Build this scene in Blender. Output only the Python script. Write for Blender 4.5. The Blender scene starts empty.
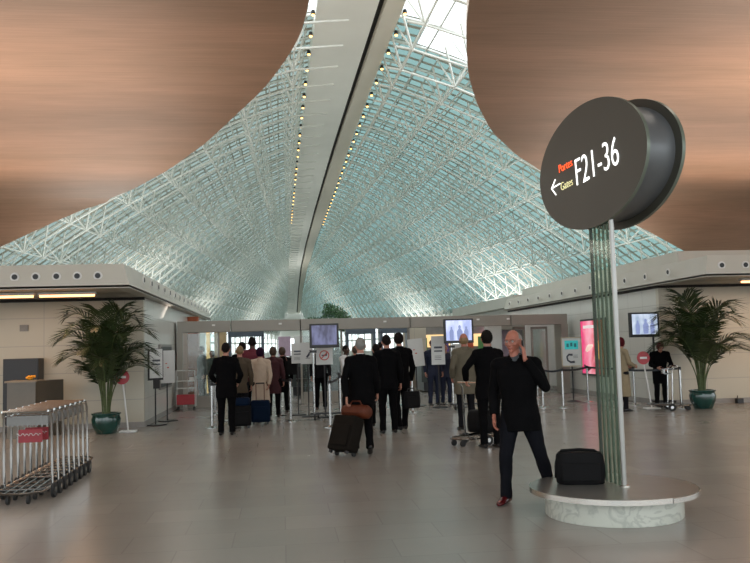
import bpy, math, random
from mathutils import Vector, Matrix, noise
R = random.Random(7)
PI = math.pi
SC = bpy.context.scene
COL = SC.collection
def V(*a): return Vector(a)

# ------------------------------------------------------------------ materials
MATS = {}
def nodes_of(name):
    m = bpy.data.materials.new(name); m.use_nodes = True
    nt = m.node_tree
    return m, nt, nt.nodes['Principled BSDF']
def lk(nt, a, b): nt.links.new(a, b)
def mat(name, col, rough=.5, metal=0., var=.08, scale=6., bump=0., bscale=60., emit=None, estr=0., spec=None, stretch=(1, 1, 1), coat=0.):
    """plain surface with a little procedural variation of tone and an optional fine bump"""
    if name in MATS: return MATS[name]
    m, nt, b = nodes_of(name)
    tc = nt.nodes.new('ShaderNodeTexCoord'); mp = nt.nodes.new('ShaderNodeMapping')
    mp.inputs['Scale'].default_value = stretch
    lk(nt, tc.outputs['Object'], mp.inputs[0])
    nz = nt.nodes.new('ShaderNodeTexNoise'); nz.inputs['Scale'].default_value = scale; nz.inputs['Detail'].default_value = 4
    lk(nt, mp.outputs[0], nz.inputs['Vector'])
    rp = nt.nodes.new('ShaderNodeValToRGB')
    c = Vector(col)
    rp.color_ramp.elements[0].position = .3; rp.color_ramp.elements[1].position = .7
    rp.color_ramp.elements[0].color = (*(c * (1 - var)), 1); rp.color_ramp.elements[1].color = (*(c * (1 + var)), 1)
    lk(nt, nz.outputs['Fac'], rp.inputs['Fac']); lk(nt, rp.outputs[0], b.inputs['Base Color'])
    b.inputs['Roughness'].default_value = rough; b.inputs['Metallic'].default_value = metal
    if spec is not None: b.inputs['Specular IOR Level'].default_value = spec
    if coat: b.inputs['Coat Weight'].default_value = coat
    if bump:
        n2 = nt.nodes.new('ShaderNodeTexNoise'); n2.inputs['Scale'].default_value = bscale
        lk(nt, mp.outputs[0], n2.inputs['Vector'])
        bp = nt.nodes.new('ShaderNodeBump'); bp.inputs['Strength'].default_value = bump; bp.inputs['Distance'].default_value = .01
        lk(nt, n2.outputs['Fac'], bp.inputs['Height']); lk(nt, bp.outputs[0], b.inputs['Normal'])
    if emit:
        b.inputs['Emission Color'].default_value = (*emit, 1); b.inputs['Emission Strength'].default_value = estr
    MATS[name] = m
    return m

def panel_mat(name, col, bw, rh, mortar, mcol, axes='XZ', rough=.4, offset=.5, var=.05, noise_amt=.1, rvar=0., nscale=.7):
    """tiles or panels: a brick pattern in metres, laid on the axes given"""
    m, nt, b = nodes_of(name)
    tc = nt.nodes.new('ShaderNodeTexCoord'); sp = nt.nodes.new('ShaderNodeSeparateXYZ'); cb = nt.nodes.new('ShaderNodeCombineXYZ')
    lk(nt, tc.outputs['Object'], sp.inputs[0])
    lk(nt, sp.outputs[axes[0]], cb.inputs['X']); lk(nt, sp.outputs[axes[1]], cb.inputs['Y'])
    br = nt.nodes.new('ShaderNodeTexBrick'); lk(nt, cb.outputs[0], br.inputs['Vector'])
    br.offset = offset
    c = Vector(col)
    br.inputs['Color1'].default_value = (*(c * (1 - var)), 1); br.inputs['Color2'].default_value = (*(c * (1 + var)), 1)
    br.inputs['Mortar'].default_value = (*mcol, 1)
    br.inputs['Scale'].default_value = 1; br.inputs['Mortar Size'].default_value = mortar
    br.inputs['Brick Width'].default_value = bw; br.inputs['Row Height'].default_value = rh
    nz = nt.nodes.new('ShaderNodeTexNoise'); nz.inputs['Scale'].default_value = nscale; nz.inputs['Detail'].default_value = 6; nz.inputs['Roughness'].default_value = .65
    lk(nt, tc.outputs['Object'], nz.inputs['Vector'])
    mr = nt.nodes.new('ShaderNodeMapRange'); mr.inputs['To Min'].default_value = 1 - noise_amt; mr.inputs['To Max'].default_value = 1 + noise_amt
    lk(nt, nz.outputs['Fac'], mr.inputs['Value'])
    mx = nt.nodes.new('ShaderNodeVectorMath'); mx.operation = 'SCALE'
    lk(nt, br.outputs['Color'], mx.inputs[0]); lk(nt, mr.outputs[0], mx.inputs['Scale'])
    lk(nt, mx.outputs[0], b.inputs['Base Color'])
    b.inputs['Roughness'].default_value = rough
    if rvar:
        r2 = nt.nodes.new('ShaderNodeMapRange'); r2.inputs['To Min'].default_value = rough - rvar; r2.inputs['To Max'].default_value = rough + rvar
        lk(nt, nz.outputs['Fac'], r2.inputs['Value']); lk(nt, r2.outputs[0], b.inputs['Roughness'])
    MATS[name] = m
    return m

def wood_mat():
    m, nt, b = nodes_of('fine_slatted_wood')
    tc = nt.nodes.new('ShaderNodeTexCoord')
    def nz(sc, s, det):
        mp = nt.nodes.new('ShaderNodeMapping'); mp.inputs['Scale'].default_value = sc
        lk(nt, tc.outputs['Object'], mp.inputs[0])
        n = nt.nodes.new('ShaderNodeTexNoise'); n.inputs['Scale'].default_value = s; n.inputs['Detail'].default_value = det
        n.inputs['Roughness'].default_value = .7
        lk(nt, mp.outputs[0], n.inputs['Vector']); return n
    a = nz((.3, 16, 16), 2.2, 6); c = nz((.12, .5, .5), 1.0, 3); d = nz((.9, 1.4, 1.4), 1.2, 3)
    r1 = nt.nodes.new('ShaderNodeValToRGB')
    r1.color_ramp.elements[0].position = .34; r1.color_ramp.elements[0].color = (.25, .145, .09, 1)
    r1.color_ramp.elements[1].position = .66; r1.color_ramp.elements[1].color = (.45, .275, .18, 1)
    lk(nt, a.outputs['Fac'], r1.inputs['Fac'])
    r2 = nt.nodes.new('ShaderNodeValToRGB')
    r2.color_ramp.elements[0].position = .35; r2.color_ramp.elements[0].color = (.26, .165, .105, 1)
    r2.color_ramp.elements[1].position = .65; r2.color_ramp.elements[1].color = (.46, .27, .18, 1)
    lk(nt, c.outputs['Fac'], r2.inputs['Fac'])
    mx = nt.nodes.new('ShaderNodeMix'); mx.data_type = 'RGBA'; mx.inputs['Factor'].default_value = .5
    lk(nt, r1.outputs[0], mx.inputs['A']); lk(nt, r2.outputs[0], mx.inputs['B'])
    lk(nt, mx.outputs['Result'], b.inputs['Base Color'])
    b.inputs['Roughness'].default_value = .55
    return m

def marble_mat():
    m, nt, b = nodes_of('white_marble')
    tc = nt.nodes.new('ShaderNodeTexCoord')
    n = nt.nodes.new('ShaderNodeTexNoise'); n.inputs['Scale'].default_value = 3.2; n.inputs['Detail'].default_value = 8; n.inputs['Distortion'].default_value = 2.2
    lk(nt, tc.outputs['Object'], n.inputs['Vector'])
    r = nt.nodes.new('ShaderNodeValToRGB'); e = r.color_ramp.elements
    e[0].position = .42; e[0].color = (.56, .58, .51, 1); e[1].position = .56; e[1].color = (.58, .6, .53, 1)
    k = e.new(.5); k.color = (.43, .45, .40, 1)
    lk(nt, n.outputs['Fac'], r.inputs['Fac']); lk(nt, r.outputs[0], b.inputs['Base Color'])
    b.inputs['Roughness'].default_value = .25
    return m

def glass_mat(name, tint, solid=.1, scol=(.6, .7, .65), rough=.05, stripes=None, trans=False, refl=.07):
    """thin clear sheet: mostly see-through, a little reflection, optional printed stripes across the sheet"""
    m = bpy.data.materials.new(name); m.use_nodes = True; nt = m.node_tree
    nt.nodes.remove(nt.nodes['Principled BSDF']); out = nt.nodes['Material Output']
    tr = nt.nodes.new('ShaderNodeBsdfTransparent'); tr.inputs[0].default_value = (*tint, 1)
    gl = nt.nodes.new('ShaderNodeBsdfGlossy'); gl.inputs['Roughness'].default_value = rough; gl.inputs['Color'].default_value = (.8, .85, .85, 1)
    df = nt.nodes.new('ShaderNodeBsdfTranslucent' if trans else 'ShaderNodeBsdfDiffuse'); df.inputs[0].default_value = (*scol, 1)
    m1 = nt.nodes.new('ShaderNodeMixShader'); m1.inputs[0].default_value = refl
    lk(nt, tr.outputs[0], m1.inputs[1]); lk(nt, gl.outputs[0], m1.inputs[2])
    m2 = nt.nodes.new('ShaderNodeMixShader'); m2.inputs[0].default_value = solid
    lk(nt, m1.outputs[0], m2.inputs[1]); lk(nt, df.outputs[0], m2.inputs[2])
    if stripes:
        ge = nt.nodes.new('ShaderNodeTexCoord'); sp = nt.nodes.new('ShaderNodeSeparateXYZ'); lk(nt, ge.outputs['Object'], sp.inputs[0])
        def band(axis, period, lo, hi):
            a = nt.nodes.new('ShaderNodeMath'); a.operation = 'DIVIDE'; a.inputs[1].default_value = period; lk(nt, sp.outputs[axis], a.inputs[0])
            f = nt.nodes.new('ShaderNodeMath'); f.operation = 'FRACT'; lk(nt, a.outputs[0], f.inputs[0])
            s = nt.nodes.new('ShaderNodeMath'); s.operation = 'LESS_THAN'; s.inputs[1].default_value = lo; lk(nt, f.outputs[0], s.inputs[0])
            q = nt.nodes.new('ShaderNodeMath'); q.operation = 'MULTIPLY'; q.inputs[1].default_value = hi; lk(nt, s.outputs[0], q.inputs[0])
            return q
        q1 = band('Y', stripes[0], stripes[1], stripes[2]); q2 = band('X', stripes[3], stripes[4], stripes[5])
        mxx = nt.nodes.new('ShaderNodeMath'); mxx.operation = 'MAXIMUM'; lk(nt, q1.outputs[0], mxx.inputs[0]); lk(nt, q2.outputs[0], mxx.inputs[1])
        m3 = nt.nodes.new('ShaderNodeMixShader'); lk(nt, mxx.outputs[0], m3.inputs[0])
        d2 = nt.nodes.new('ShaderNodeBsdfDiffuse'); d2.inputs[0].default_value = (.40, .37, .30, 1)
        lk(nt, m2.outputs[0], m3.inputs[1]); lk(nt, d2.outputs[0], m3.inputs[2]); lk(nt, m3.outputs[0], out.inputs[0])
    else:
        lk(nt, m2.outputs[0], out.inputs[0])
    return m

def screen_mat(name, c1, c2, strength, scale=5., seed=0.):
    m, nt, b = nodes_of(name)
    tc = nt.nodes.new('ShaderNodeTexCoord'); mp = nt.nodes.new('ShaderNodeMapping'); mp.inputs['Scale'].default_value = (2.6, 1, 1.1)
    mp.inputs['Location'].default_value = (seed, seed, 0)
    lk(nt, tc.outputs['Object'], mp.inputs[0])
    n = nt.nodes.new('ShaderNodeTexNoise'); n.inputs['Scale'].default_value = scale; n.inputs['Detail'].default_value = 2
    lk(nt, mp.outputs[0], n.inputs['Vector'])
    r = nt.nodes.new('ShaderNodeValToRGB'); r.color_ramp.elements[0].position = .38; r.color_ramp.elements[1].position = .62
    r.color_ramp.elements[0].color = (*c1, 1); r.color_ramp.elements[1].color = (*c2, 1)
    lk(nt, n.outputs['Fac'], r.inputs['Fac']); lk(nt, r.outputs[0], b.inputs['Emission Color'])
    b.inputs['Emission Strength'].default_value = strength; b.inputs['Base Color'].default_value = (.01, .01, .012, 1); b.inputs['Roughness'].default_value = .2
    return m

M = dict(
    floor=panel_mat('stone_floor_tiles', (.265, .248, .222), .9, .6, .006, (.225, .21, .188), 'XY', .25, .5, .045, .12, .06, .6),
    wall=panel_mat('pale_wall_panels', (.5, .47, .375), 1.75, .62, .009, (.38, .36, .31), 'XZ', .35, 0, .02, .05),
    wall_side=panel_mat('pale_wall_panels_side', (.55, .55, .5), .9, .62, .009, (.4, .4, .36), 'YZ', .3, 0, .02, .05),
    fascia=mat('cream_fascia', (.54, .53, .465), .45, var=.03, scale=1.5),
    soffit=mat('soffit_board', (.5, .48, .42), .6, var=.04, scale=2),
    base=mat('skirting_grey', (.28, .27, .25), .5),
    wood=wood_mat(), marble=marble_mat(),
    edge=mat('shell_edge', (.6, .5, .42), .5),
    steel_white=mat('white_steel', (.8, .82, .78), .4, var=.03),
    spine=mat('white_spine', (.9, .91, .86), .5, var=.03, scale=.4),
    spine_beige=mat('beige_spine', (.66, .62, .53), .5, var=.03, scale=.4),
    slot=mat('dark_slot', (.015, .015, .014), .7),
    gate=mat('gate_metal', (.30, .285, .245), .45, metal=.1, var=.04, scale=2),
    chrome_dark=mat('chrome_tray', (.22, .22, .21), .25, metal=1.),
    chrome=mat('chrome', (.55, .56, .55), .14, metal=1., var=.03),
    brushed=mat('brushed_steel', (.62, .6, .55), .24, metal=1., var=.05, scale=30, stretch=(1, 1, 8)),
    disc=mat('satin_steel_top', (.33, .33, .31), .3, metal=.75, var=.06, scale=4),
    olive=mat('sign_face_olive', (.058, .056, .043), .5, var=.03, scale=2),
    drum=mat('sign_drum_metal', (.16, .17, .175), .4, metal=.4, var=.05, scale=3),
    fin=mat('fin_grey_green', (.11, .13, .105), .45),
    green_edge=mat('sign_rim', (.17, .2, .16), .3, metal=.3),
    white_lit=mat('lit_white_letters', (.9, .9, .88), .4, emit=(1, 1, .97), estr=1.1),
    red_lit=mat('lit_red_letters', (.8, .1, .04), .4, emit=(1, .10, .02), estr=1.3),
    yellow_lit=mat('lit_cream_letters', (.8, .75, .4), .4, emit=(1, .92, .5), estr=.5),
    black=mat('black_plastic', (.012, .012, .013), .4),
    rubber=mat('black_rubber', (.015, .015, .015), .7),
    belt=mat('belt_webbing', (.012, .016, .022), .6),
    red=mat('red_enamel', (.42, .02, .03), .35, var=.04),
    red_dull=mat('red_panel', (.28, .02, .03), .45),
    white=mat('white_paint', (.75, .75, .72), .45, var=.03),
    paper=mat('white_board', (.62, .64, .62), .5, var=.03),
    ink=mat('dark_print', (.06, .07, .09), .6),
    ink_red=mat('red_print', (.5, .08, .05), .6),
    ink_teal=mat('teal_print', (.03, .42, .42), .5, emit=(.03, .5, .5), estr=.25),
    pot=mat('green_glazed_pot', (.008, .05, .04), .12, var=.25, scale=4, coat=.6),
    soil=mat('soil', (.03, .022, .015), .9, bump=.8),
    stem=mat('palm_stem', (.07, .1, .03), .6, var=.3, scale=15),
    leaf=mat('palm_leaf', (.02, .036, .009), .42, var=.35, scale=9),
    leaf2=mat('tree_leaf', (.03, .085, .025), .5, var=.4, scale=9),
    bark=mat('bark', (.06, .045, .03), .8, bump=.5),
    counter=mat('counter_laminate', (.17, .15, .12), .4, var=.05),
    counter_top=mat('counter_top', (.28, .22, .15), .35),
    orange=mat('orange_petals', (.9, .38, .02), .5),
    navy_gloss=mat('navy_gloss', (.01, .02, .09), .3),
    grey=mat('grey_panel', (.2, .2, .19), .45),
    greydark=mat('dark_grey_machine', (.045, .06, .055), .45),
    brick=mat('terracotta_wood', (.3, .07, .02), .5, var=.2, scale=8),
    sand=mat('sand_column', (.55, .45, .26), .5),
    portal=mat('portal_frame', (.09, .13, .17), .4),
    lilac=mat('lilac_panel', (.42, .33, .42), .5),
    warm=mat('lit_warm_wall', (.8, .6, .3), .5, emit=(1, .66, .3), estr=.7),
    pinklamp=mat('pink_lamp', (1, .5, .6), .4, emit=(1, .28, .4), estr=5),
    tube=mat('warm_tube_lamp', (1, .7, .4), .4, emit=(1, .42, .16), estr=3.2),
    amber=mat('amber_lamp', (1, .6, .2), .4, emit=(1, .55, .16), estr=3.5),
    tan_leather=mat('tan_leather', (.09, .021, .008), .5, var=.12, spec=.25, bump=.2),
    suitcase=mat('dark_suitcase_cloth', (.010, .008, .006), .8, spec=.08, bump=.3, bscale=200),
    navy_case=mat('navy_case_cloth', (.004, .011, .028), .8, spec=.08, bump=.3, bscale=200),
    bag=mat('black_bag_cloth', (.004, .004, .0045), .7, bump=.5, bscale=120, spec=.15),
    eye=mat('eye_white', (.4, .38, .36), .4), iris=mat('iris_dark', (.02, .015, .01), .15), lip=mat('lips', (.33, .1, .08), .5),
    skin=mat('skin_light', (.4, .19, .13), .5, var=.08, scale=18),
    skin_ruddy=mat('skin_ruddy', (.36, .13, .085), .45, var=.12, scale=18),
    skin_dark=mat('skin_dark', (.06, .028, .016), .45),
    hair_dark=mat('hair_dark', (.01, .008, .007), .75, bump=.6, bscale=80, spec=.08),
    hair_brown=mat('hair_brown', (.05, .028, .015), .6, bump=.6, bscale=80),
    hair_fair=mat('hair_fair', (.2, .13, .06), .6, bump=.6, bscale=80),
    hair_grey=mat('hair_grey', (.2, .195, .18), .6, bump=.6, bscale=80),
    hair_red=mat('hair_dark_red', (.07, .008, .012), .75, bump=.6, bscale=80, spec=.08),
    hair_purple=mat('hair_plum', (.02, .006, .02), .75, bump=.6, bscale=80, spec=.08),
    cloth_black=mat('cloth_black', (.003, .003, .0034), .85, bump=.3, bscale=90, spec=.06),
    cloth_char=mat('cloth_charcoal', (.009, .009, .011), .85, bump=.3, bscale=90, spec=.08),
    cloth_grey=mat('cloth_grey', (.05, .055, .06), .8, bump=.3, bscale=90),
    cloth_brown=mat('cloth_brown', (.05, .033, .016), .8, bump=.3, bscale=90),
    cloth_beige=mat('cloth_beige', (.25, .2, .12), .8, bump=.3, bscale=90),
    cloth_olive=mat('cloth_olive', (.10, .085, .055), .8, bump=.3, bscale=90),
    cloth_cream=mat('cloth_cream', (.46, .36, .27), .8, bump=.3, bscale=90),
    cloth_white=mat('cloth_white', (.6, .62, .62), .8),
    cloth_red=mat('cloth_red', (.11, .009, .02), .8, bump=.3, bscale=90),
    cloth_maroon=mat('cloth_maroon', (.04, .005, .008), .8, bump=.3, bscale=90),
    cloth_green=mat('cloth_green', (.02, .05, .035), .8),
    cloth_navy=mat('cloth_navy', (.006, .012, .035), .8),
    jeans=mat('dark_trousers', (.006, .0065, .009), .85, bump=.3, bscale=90, spec=.08),
    shoe_black=mat('shoe_black', (.01, .01, .01), .25), shoe_red=mat('shoe_oxblood', (.07, .004, .006), .25),
    glass_clear=glass_mat('clear_glass', (.9, .94, .92), .05),
    glass_green=glass_mat('greenish_column_glass', (.86, .93, .88), .06, (.4, .5, .4), refl=.02),
    glass_door=glass_mat('gate_glass', (.8, .86, .84), .12, (.35, .4, .36)),
    roof_glass=glass_mat('roof_louvre_glass', (.15, .195, .18), .30, (.19, .235, .21), .2, (1.0, .36, .95, .62, .12, .9), True),
    roof_glass_teal=glass_mat('roof_louvre_glass_teal', (.125, .205, .195), .30, (.16, .25, .235), .2, (1.0, .32, .9, .62, .12, .85), True),
    roof_clear=glass_mat('roof_clear_glass', (.93, .96, .96), .02),
    screen1=screen_mat('screen_violet', (.05, .05, .11), (.16, .17, .32), .75, 3.),
    screen2=screen_mat('screen_blue', (.35, .42, .72), (.62, .68, 1.), 1.0, 2.5, 3.),
    screen3=screen_mat('screen_grey', (.3, .38, .5), (.55, .62, .74), 1.0, 2.5, 8.),
    ground=mat('tarmac', (.4, .4, .38), .9, scale=.3),
)

# ------------------------------------------------------------------ mesh builder
class MB:
    def __init__(s): s.v = []; s.f = []; s.mi = []; s.M = Matrix(); s.k = 0
    def vert(s, p): s.v.append(s.M @ Vector(p)); return len(s.v) - 1
    def face(s, idx): s.f.append(list(idx)); s.mi.append(s.k)
    def box(s, c, d, rz=0., rx=0.):
        c = Vector(c); m = Matrix.Rotation(rz, 3, 'Z') @ Matrix.Rotation(rx, 3, 'X')
        i = [s.vert(c + m @ Vector((x * d[0] / 2, y * d[1] / 2, z * d[2] / 2))) for x in (-1, 1) for y in (-1, 1) for z in (-1, 1)]
        for q in ((0, 1, 3, 2), (4, 6, 7, 5), (0, 4, 5, 1), (2, 3, 7, 6), (0, 2, 6, 4), (1, 5, 7, 3)): s.face([i[a] for a in q])
        return s
    def box2(s, a, b):
        return s.box([(a[k] + b[k]) / 2 for k in range(3)], [abs(b[k] - a[k]) for k in range(3)])
    def tube(s, pts, rad, n=8, side=None, round_ends=False, cap=True):
        """rad: number or list of numbers/(rx, ry)"""
        pts = [Vector(p) for p in pts]
        if not isinstance(rad, (list, tuple)): rad = [rad] * len(pts)
        rad = [(r, r) if not isinstance(r, (list, tuple)) else r for r in rad]
        if round_ends:
            t0 = (pts[0] - pts[1]).normalized(); t1 = (pts[-1] - pts[-2]).normalized()
            def ext(p, t, r):
                q = min(r)
                return [(p + t * q * a, (r[0] * b, r[1] * b)) for a, b in ((.45, .86), (.8, .55), (.95, .2))]
            e0 = ext(pts[0], t0, rad[0])[::-1]; e1 = ext(pts[-1], t1, rad[-1])
            pts = [a for a, _ in e0] + pts + [a for a, _ in e1]
            rad = [b for _, b in e0] + rad + [b for _, b in e1]
        rings = []; prev = None
        for i, p in enumerate(pts):
            t = (pts[min(i + 1, len(pts) - 1)] - pts[max(i - 1, 0)])
            t = t.normalized() if t.length > 1e-9 else V(0, 0, 1)
            if side is not None: sd = Vector(side)
            elif prev is not None: sd = prev
            else: sd = V(1, 0, 0) if abs(t.x) < .9 else V(0, 1, 0)
            sd = sd - t * sd.dot(t)
            if sd.length < 1e-6: sd = t.orthogonal()
            sd.normalize(); prev = sd; up = t.cross(sd)
            rings.append([s.vert(p + sd * rad[i][0] * math.cos(2 * PI * k / n) + up * rad[i][1] * math.sin(2 * PI * k / n)) for k in range(n)])
        for a, b in zip(rings, rings[1:]):
            for k in range(n): s.face([a[k], a[(k + 1) % n], b[(k + 1) % n], b[k]])
        if cap: s.face(rings[0][::-1]); s.face(rings[-1])
        return s
    def lathe(s, prof, c=(0, 0, 0), n=32):
        c = Vector(c); rings = []
        for r, z in prof:
            rings.append([s.vert(c + V(max(r, 1e-4) * math.cos(2 * PI * k / n), max(r, 1e-4) * math.sin(2 * PI * k / n), z)) for k in range(n)])
        for a, b in zip(rings, rings[1:]):
            for k in range(n): s.face([a[k], a[(k + 1) % n], b[(k + 1) % n], b[k]])
        s.face(rings[0][::-1]); s.face(rings[-1])
        return s
    def ball(s, c, r, nu=16, nv=10, fn=None):
        c = Vector(c); r = (r, r, r) if not isinstance(r, (tuple, list)) else r
        rings = []
        for j in range(nv + 1):
            th = PI * (j + .02) / (nv + .04); ring = []
            for k in range(nu):
                d = V(math.sin(th) * math.cos(2 * PI * k / nu), math.sin(th) * math.sin(2 * PI * k / nu), math.cos(th))
                p = V(d.x * r[0], d.y * r[1], d.z * r[2])
                if fn: p = fn(p, d)
                ring.append(s.vert(c + p))
            rings.append(ring)
        for a, b in zip(rings, rings[1:]):
            for k in range(nu): s.face([a[(k + 1) % nu], a[k], b[k], b[(k + 1) % nu]])
        s.face(rings[0]); s.face(rings[-1][::-1])
        return s
    def prism(s, poly, z0, z1):
        a = [s.vert((x, y, z0)) for x, y in poly]; b = [s.vert((x, y, z1)) for x, y in poly]; n = len(poly)
        s.face(a[::-1]); s.face(b)
        for k in range(n): s.face([a[k], a[(k + 1) % n], b[(k + 1) % n], b[k]])
        return s
    def build(s, name, mats, parent=None, smooth=False, bevel=0., sharp=40, loc=None, rz=0.):
        me = bpy.data.meshes.new(name); me.from_pydata([tuple(v) for v in s.v], [], s.f)
        if not isinstance(mats, (list, tuple)): mats = [mats]
        for m in mats: me.materials.append(m)
        if len(mats) > 1: me.polygons.foreach_set('material_index', s.mi)
        if smooth:
            me.polygons.foreach_set('use_smooth', [True] * len(me.polygons))
            try: me.set_sharp_from_angle(angle=math.radians(sharp))
            except Exception: pass
        me.update()
        o = bpy.data.objects.new(name, me); COL.objects.link(o)
        if parent: o.parent = parent
        if loc is not None: o.location = loc
        o.rotation_euler.z = rz
        if bevel:
            b = o.modifiers.new('edge_round', 'BEVEL'); b.width = bevel; b.segments = 2; b.limit_method = 'ANGLE'
        return o

def tag(o, label=None, cat=None, group=None, kind=None):
    if label: o['label'] = label
    if cat: o['category'] = cat
    if group: o['group'] = group
    if kind: o['kind'] = kind
    return o
def empty(name, loc, rz=0.):
    o = bpy.data.objects.new(name, None); COL.objects.link(o); o.location = loc; o.rotation_euler.z = rz; o.empty_display_size = .2
    return o
def copy_tree(o, parent=None):
    c = o.copy(); COL.objects.link(c); c.parent = parent
    for ch in list(o.children): copy_tree(ch, c)
    return c
def strip_parts(t, names):
    for c in list(t.children):
        if c.name.split('.')[0] in names:
            for g in list(c.children): bpy.data.objects.remove(g)
            bpy.data.objects.remove(c)
def place(o, loc, rz=None):
    o.location = loc
    if rz is not None: o.rotation_euler.z = rz
    return o
def bake(o, voxel=None, smooth=0, wrinkle=0., wsize=.12):
    """turn overlapping pieces into one continuous skin"""
    if voxel:
        m = o.modifiers.new('r', 'REMESH'); m.mode = 'VOXEL'; m.voxel_size = voxel; m.use_smooth_shade = True
    if smooth:
        m = o.modifiers.new('s', 'SMOOTH'); m.factor = .5; m.iterations = smooth
    if wrinkle:
        t = bpy.data.textures.get('folds%g' % wsize) or bpy.data.textures.new('folds%g' % wsize, 'CLOUDS'); t.noise_scale = wsize
        m = o.modifiers.new('d', 'DISPLACE'); m.texture = t; m.strength = wrinkle; m.mid_level = .5
    dg = bpy.context.evaluated_depsgraph_get(); dg.update()
    me = bpy.data.meshes.new_from_object(o.evaluated_get(dg)); old = o.data
    o.modifiers.clear(); o.data = me; me.name = o.name
    me.polygons.foreach_set('use_smooth', [True] * len(me.polygons))
    bpy.data.meshes.remove(old)
    return o
def text(body, size, loc, mt, parent, name='lettering', align='LEFT', rot=None, ext=.003, sx=1., off=0.):
    c = bpy.data.curves.new(name, 'FONT'); c.body = body; c.size = size; c.extrude = ext; c.align_x = align; c.offset = off
    c.materials.append(mt)
    o = bpy.data.objects.new(name, c); COL.objects.link(o)
    dg = bpy.context.evaluated_depsgraph_get(); dg.update()
    me = bpy.data.meshes.new_from_object(o.evaluated_get(dg)); bpy.data.objects.remove(o); bpy.data.curves.remove(c)
    o = bpy.data.objects.new(name, me); COL.objects.link(o)
    o.parent = parent; o.location = loc; o.rotation_euler = rot or (PI / 2, 0, 0); o.scale = (sx, 1, 1)
    return o

# ------------------------------------------------------------------ setting: floor, shells, roof
def S(o): return tag(o, kind='structure')
S(MB().box2((-34, -8, -.2), (40, 216, 0)).build('floor', M['floor']))
S(MB().box2((-400, -300, -.5), (400, 700, -.25)).build('ground', M['ground']))

def interp(tab, y):
    if y <= tab[0][0]: return tab[0][1]
    for (a, b), (c, d) in zip(tab, tab[1:]):
        if y <= c: return b + (d - b) * (y - a) / (c - a)
    return tab[-1][1]
def smoothtab(tab, y, w=.7):
    return sum(interp(tab, y + k * w / 3) for k in (-3, -2, -1, 0, 1, 2, 3)) / 7
BL = [(-6, -4), (-2, -1.5), (2, 1.2), (4, 2.05), (7, 2.05), (8, 1.5), (10, 1.0), (12.5, .78), (14.77, .61), (15.85, .57), (17, .41), (18.4, .1), (20, -.31), (22.5, -1.18), (25.5, -2.23), (29.3, -3.85), (32.5, -5.5), (35, -7.1), (35.6, -8.9), (36.3, -10.8), (37, -12.7), (37.4, -13.7)]  # unseen gap between both wings behind the camera, added to let sky light in
BR = [(-6, 8), (-2, 5.6), (2, 2.9), (4, 2.05), (7, 2.05), (8, 2.6), (10, 3.1), (12.5, 3.35), (14.63, 3.55), (16.46, 3.92), (18.8, 4.49), (21.2, 5.28), (24.07, 6.42), (27.2, 8.11), (29.3, 9.51), (32, 11.1), (35, 13.1), (36.4, 16.9), (37.2, 18.9), (37.4, 19.4)]
def shell(name, tab, xo, label):
    mb = MB(); ys = [-6, -4, -2, 0, 2, 3, 4, 5, 6.5]
    y = 7.
    while y < 37.4: ys.append(y); y += .35
    ys += [37.4]
    rows = []
    for y in ys:
        z = 8. if y < 34.6 else (8 - (y - 34.6) ** 2 * .62 if y < 35.4 else 43. - y)
        b = smoothtab(tab, y) if 8 < y < 34.6 else interp(tab, y)
        rows.append([(xo, y, z), (b, y, z), (b, y + (.25 if y > 35 else 0), z + .3), (xo, y + (.25 if y > 35 else 0), z + .3)])
    ids = [[mb.vert(p) for p in r] for r in rows]
    fl = xo > 0
    for a, b in zip(ids, ids[1:]):
        for k, mi in ((0, 0), (1, 1), (2, 1), (3, 1)):
            mb.k = mi; q = [a[k], a[(k + 1) % 4], b[(k + 1) % 4], b[k]]
            mb.face(q[::-1] if fl else q)
    mb.k = 1; mb.face(ids[0]); mb.face(ids[-1][::-1])
    o = mb.build(name, [M['wood'], M['edge']], smooth=True, sharp=25)
    return S(tag(o, label))
shell('ceiling_left', BL, -32, 'brown slatted ceiling wing with a curved edge over the left kiosk')
shell('ceiling_right', BR, 38, 'brown slatted ceiling wing with a curved edge over the right kiosk')

CX = 3.15; Y_END = 213.
RZ = [(0, 13.4), (20, 14.1), (30, 14.48), (41.7, 15.1), (60, 16.0), (91, 16.95), (130, 17.6), (162, 17.3), (190, 14.8), (213, 10.5), (220, 9.5)]
def rz(y): return sum(interp(RZ, y + k * 3) for k in (-2, -1, 0, 1, 2)) / 5
def halfw(y):
    if y < 30: return 22.
    s = (y - 30) / (Y_END - 30)
    return max(4.2, 22 * max(0., 1 - s ** 1.3) ** .9)
EDGE_Z = 5.3
def roof_p(y, u, dz=0.):
    zr = rz(y) + .75; um = min(.9, umin(-1 if u < 0 else 1, y)); w = max(0., (abs(u) - um) / (1 - um))
    return V(CX + u * halfw(y), y, zr - (zr - EDGE_Z) * w ** 1.3 + dz)
def ok_cell(y, z): return y >= 37.6 or z > 8.6
def xl(y): return 1.55
def xr(y): return interp([(0, 4.9), (38, 4.9), (53, 5.05), (82, 5.3), (150, 5.4), (213, 4.8)], y)
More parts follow.
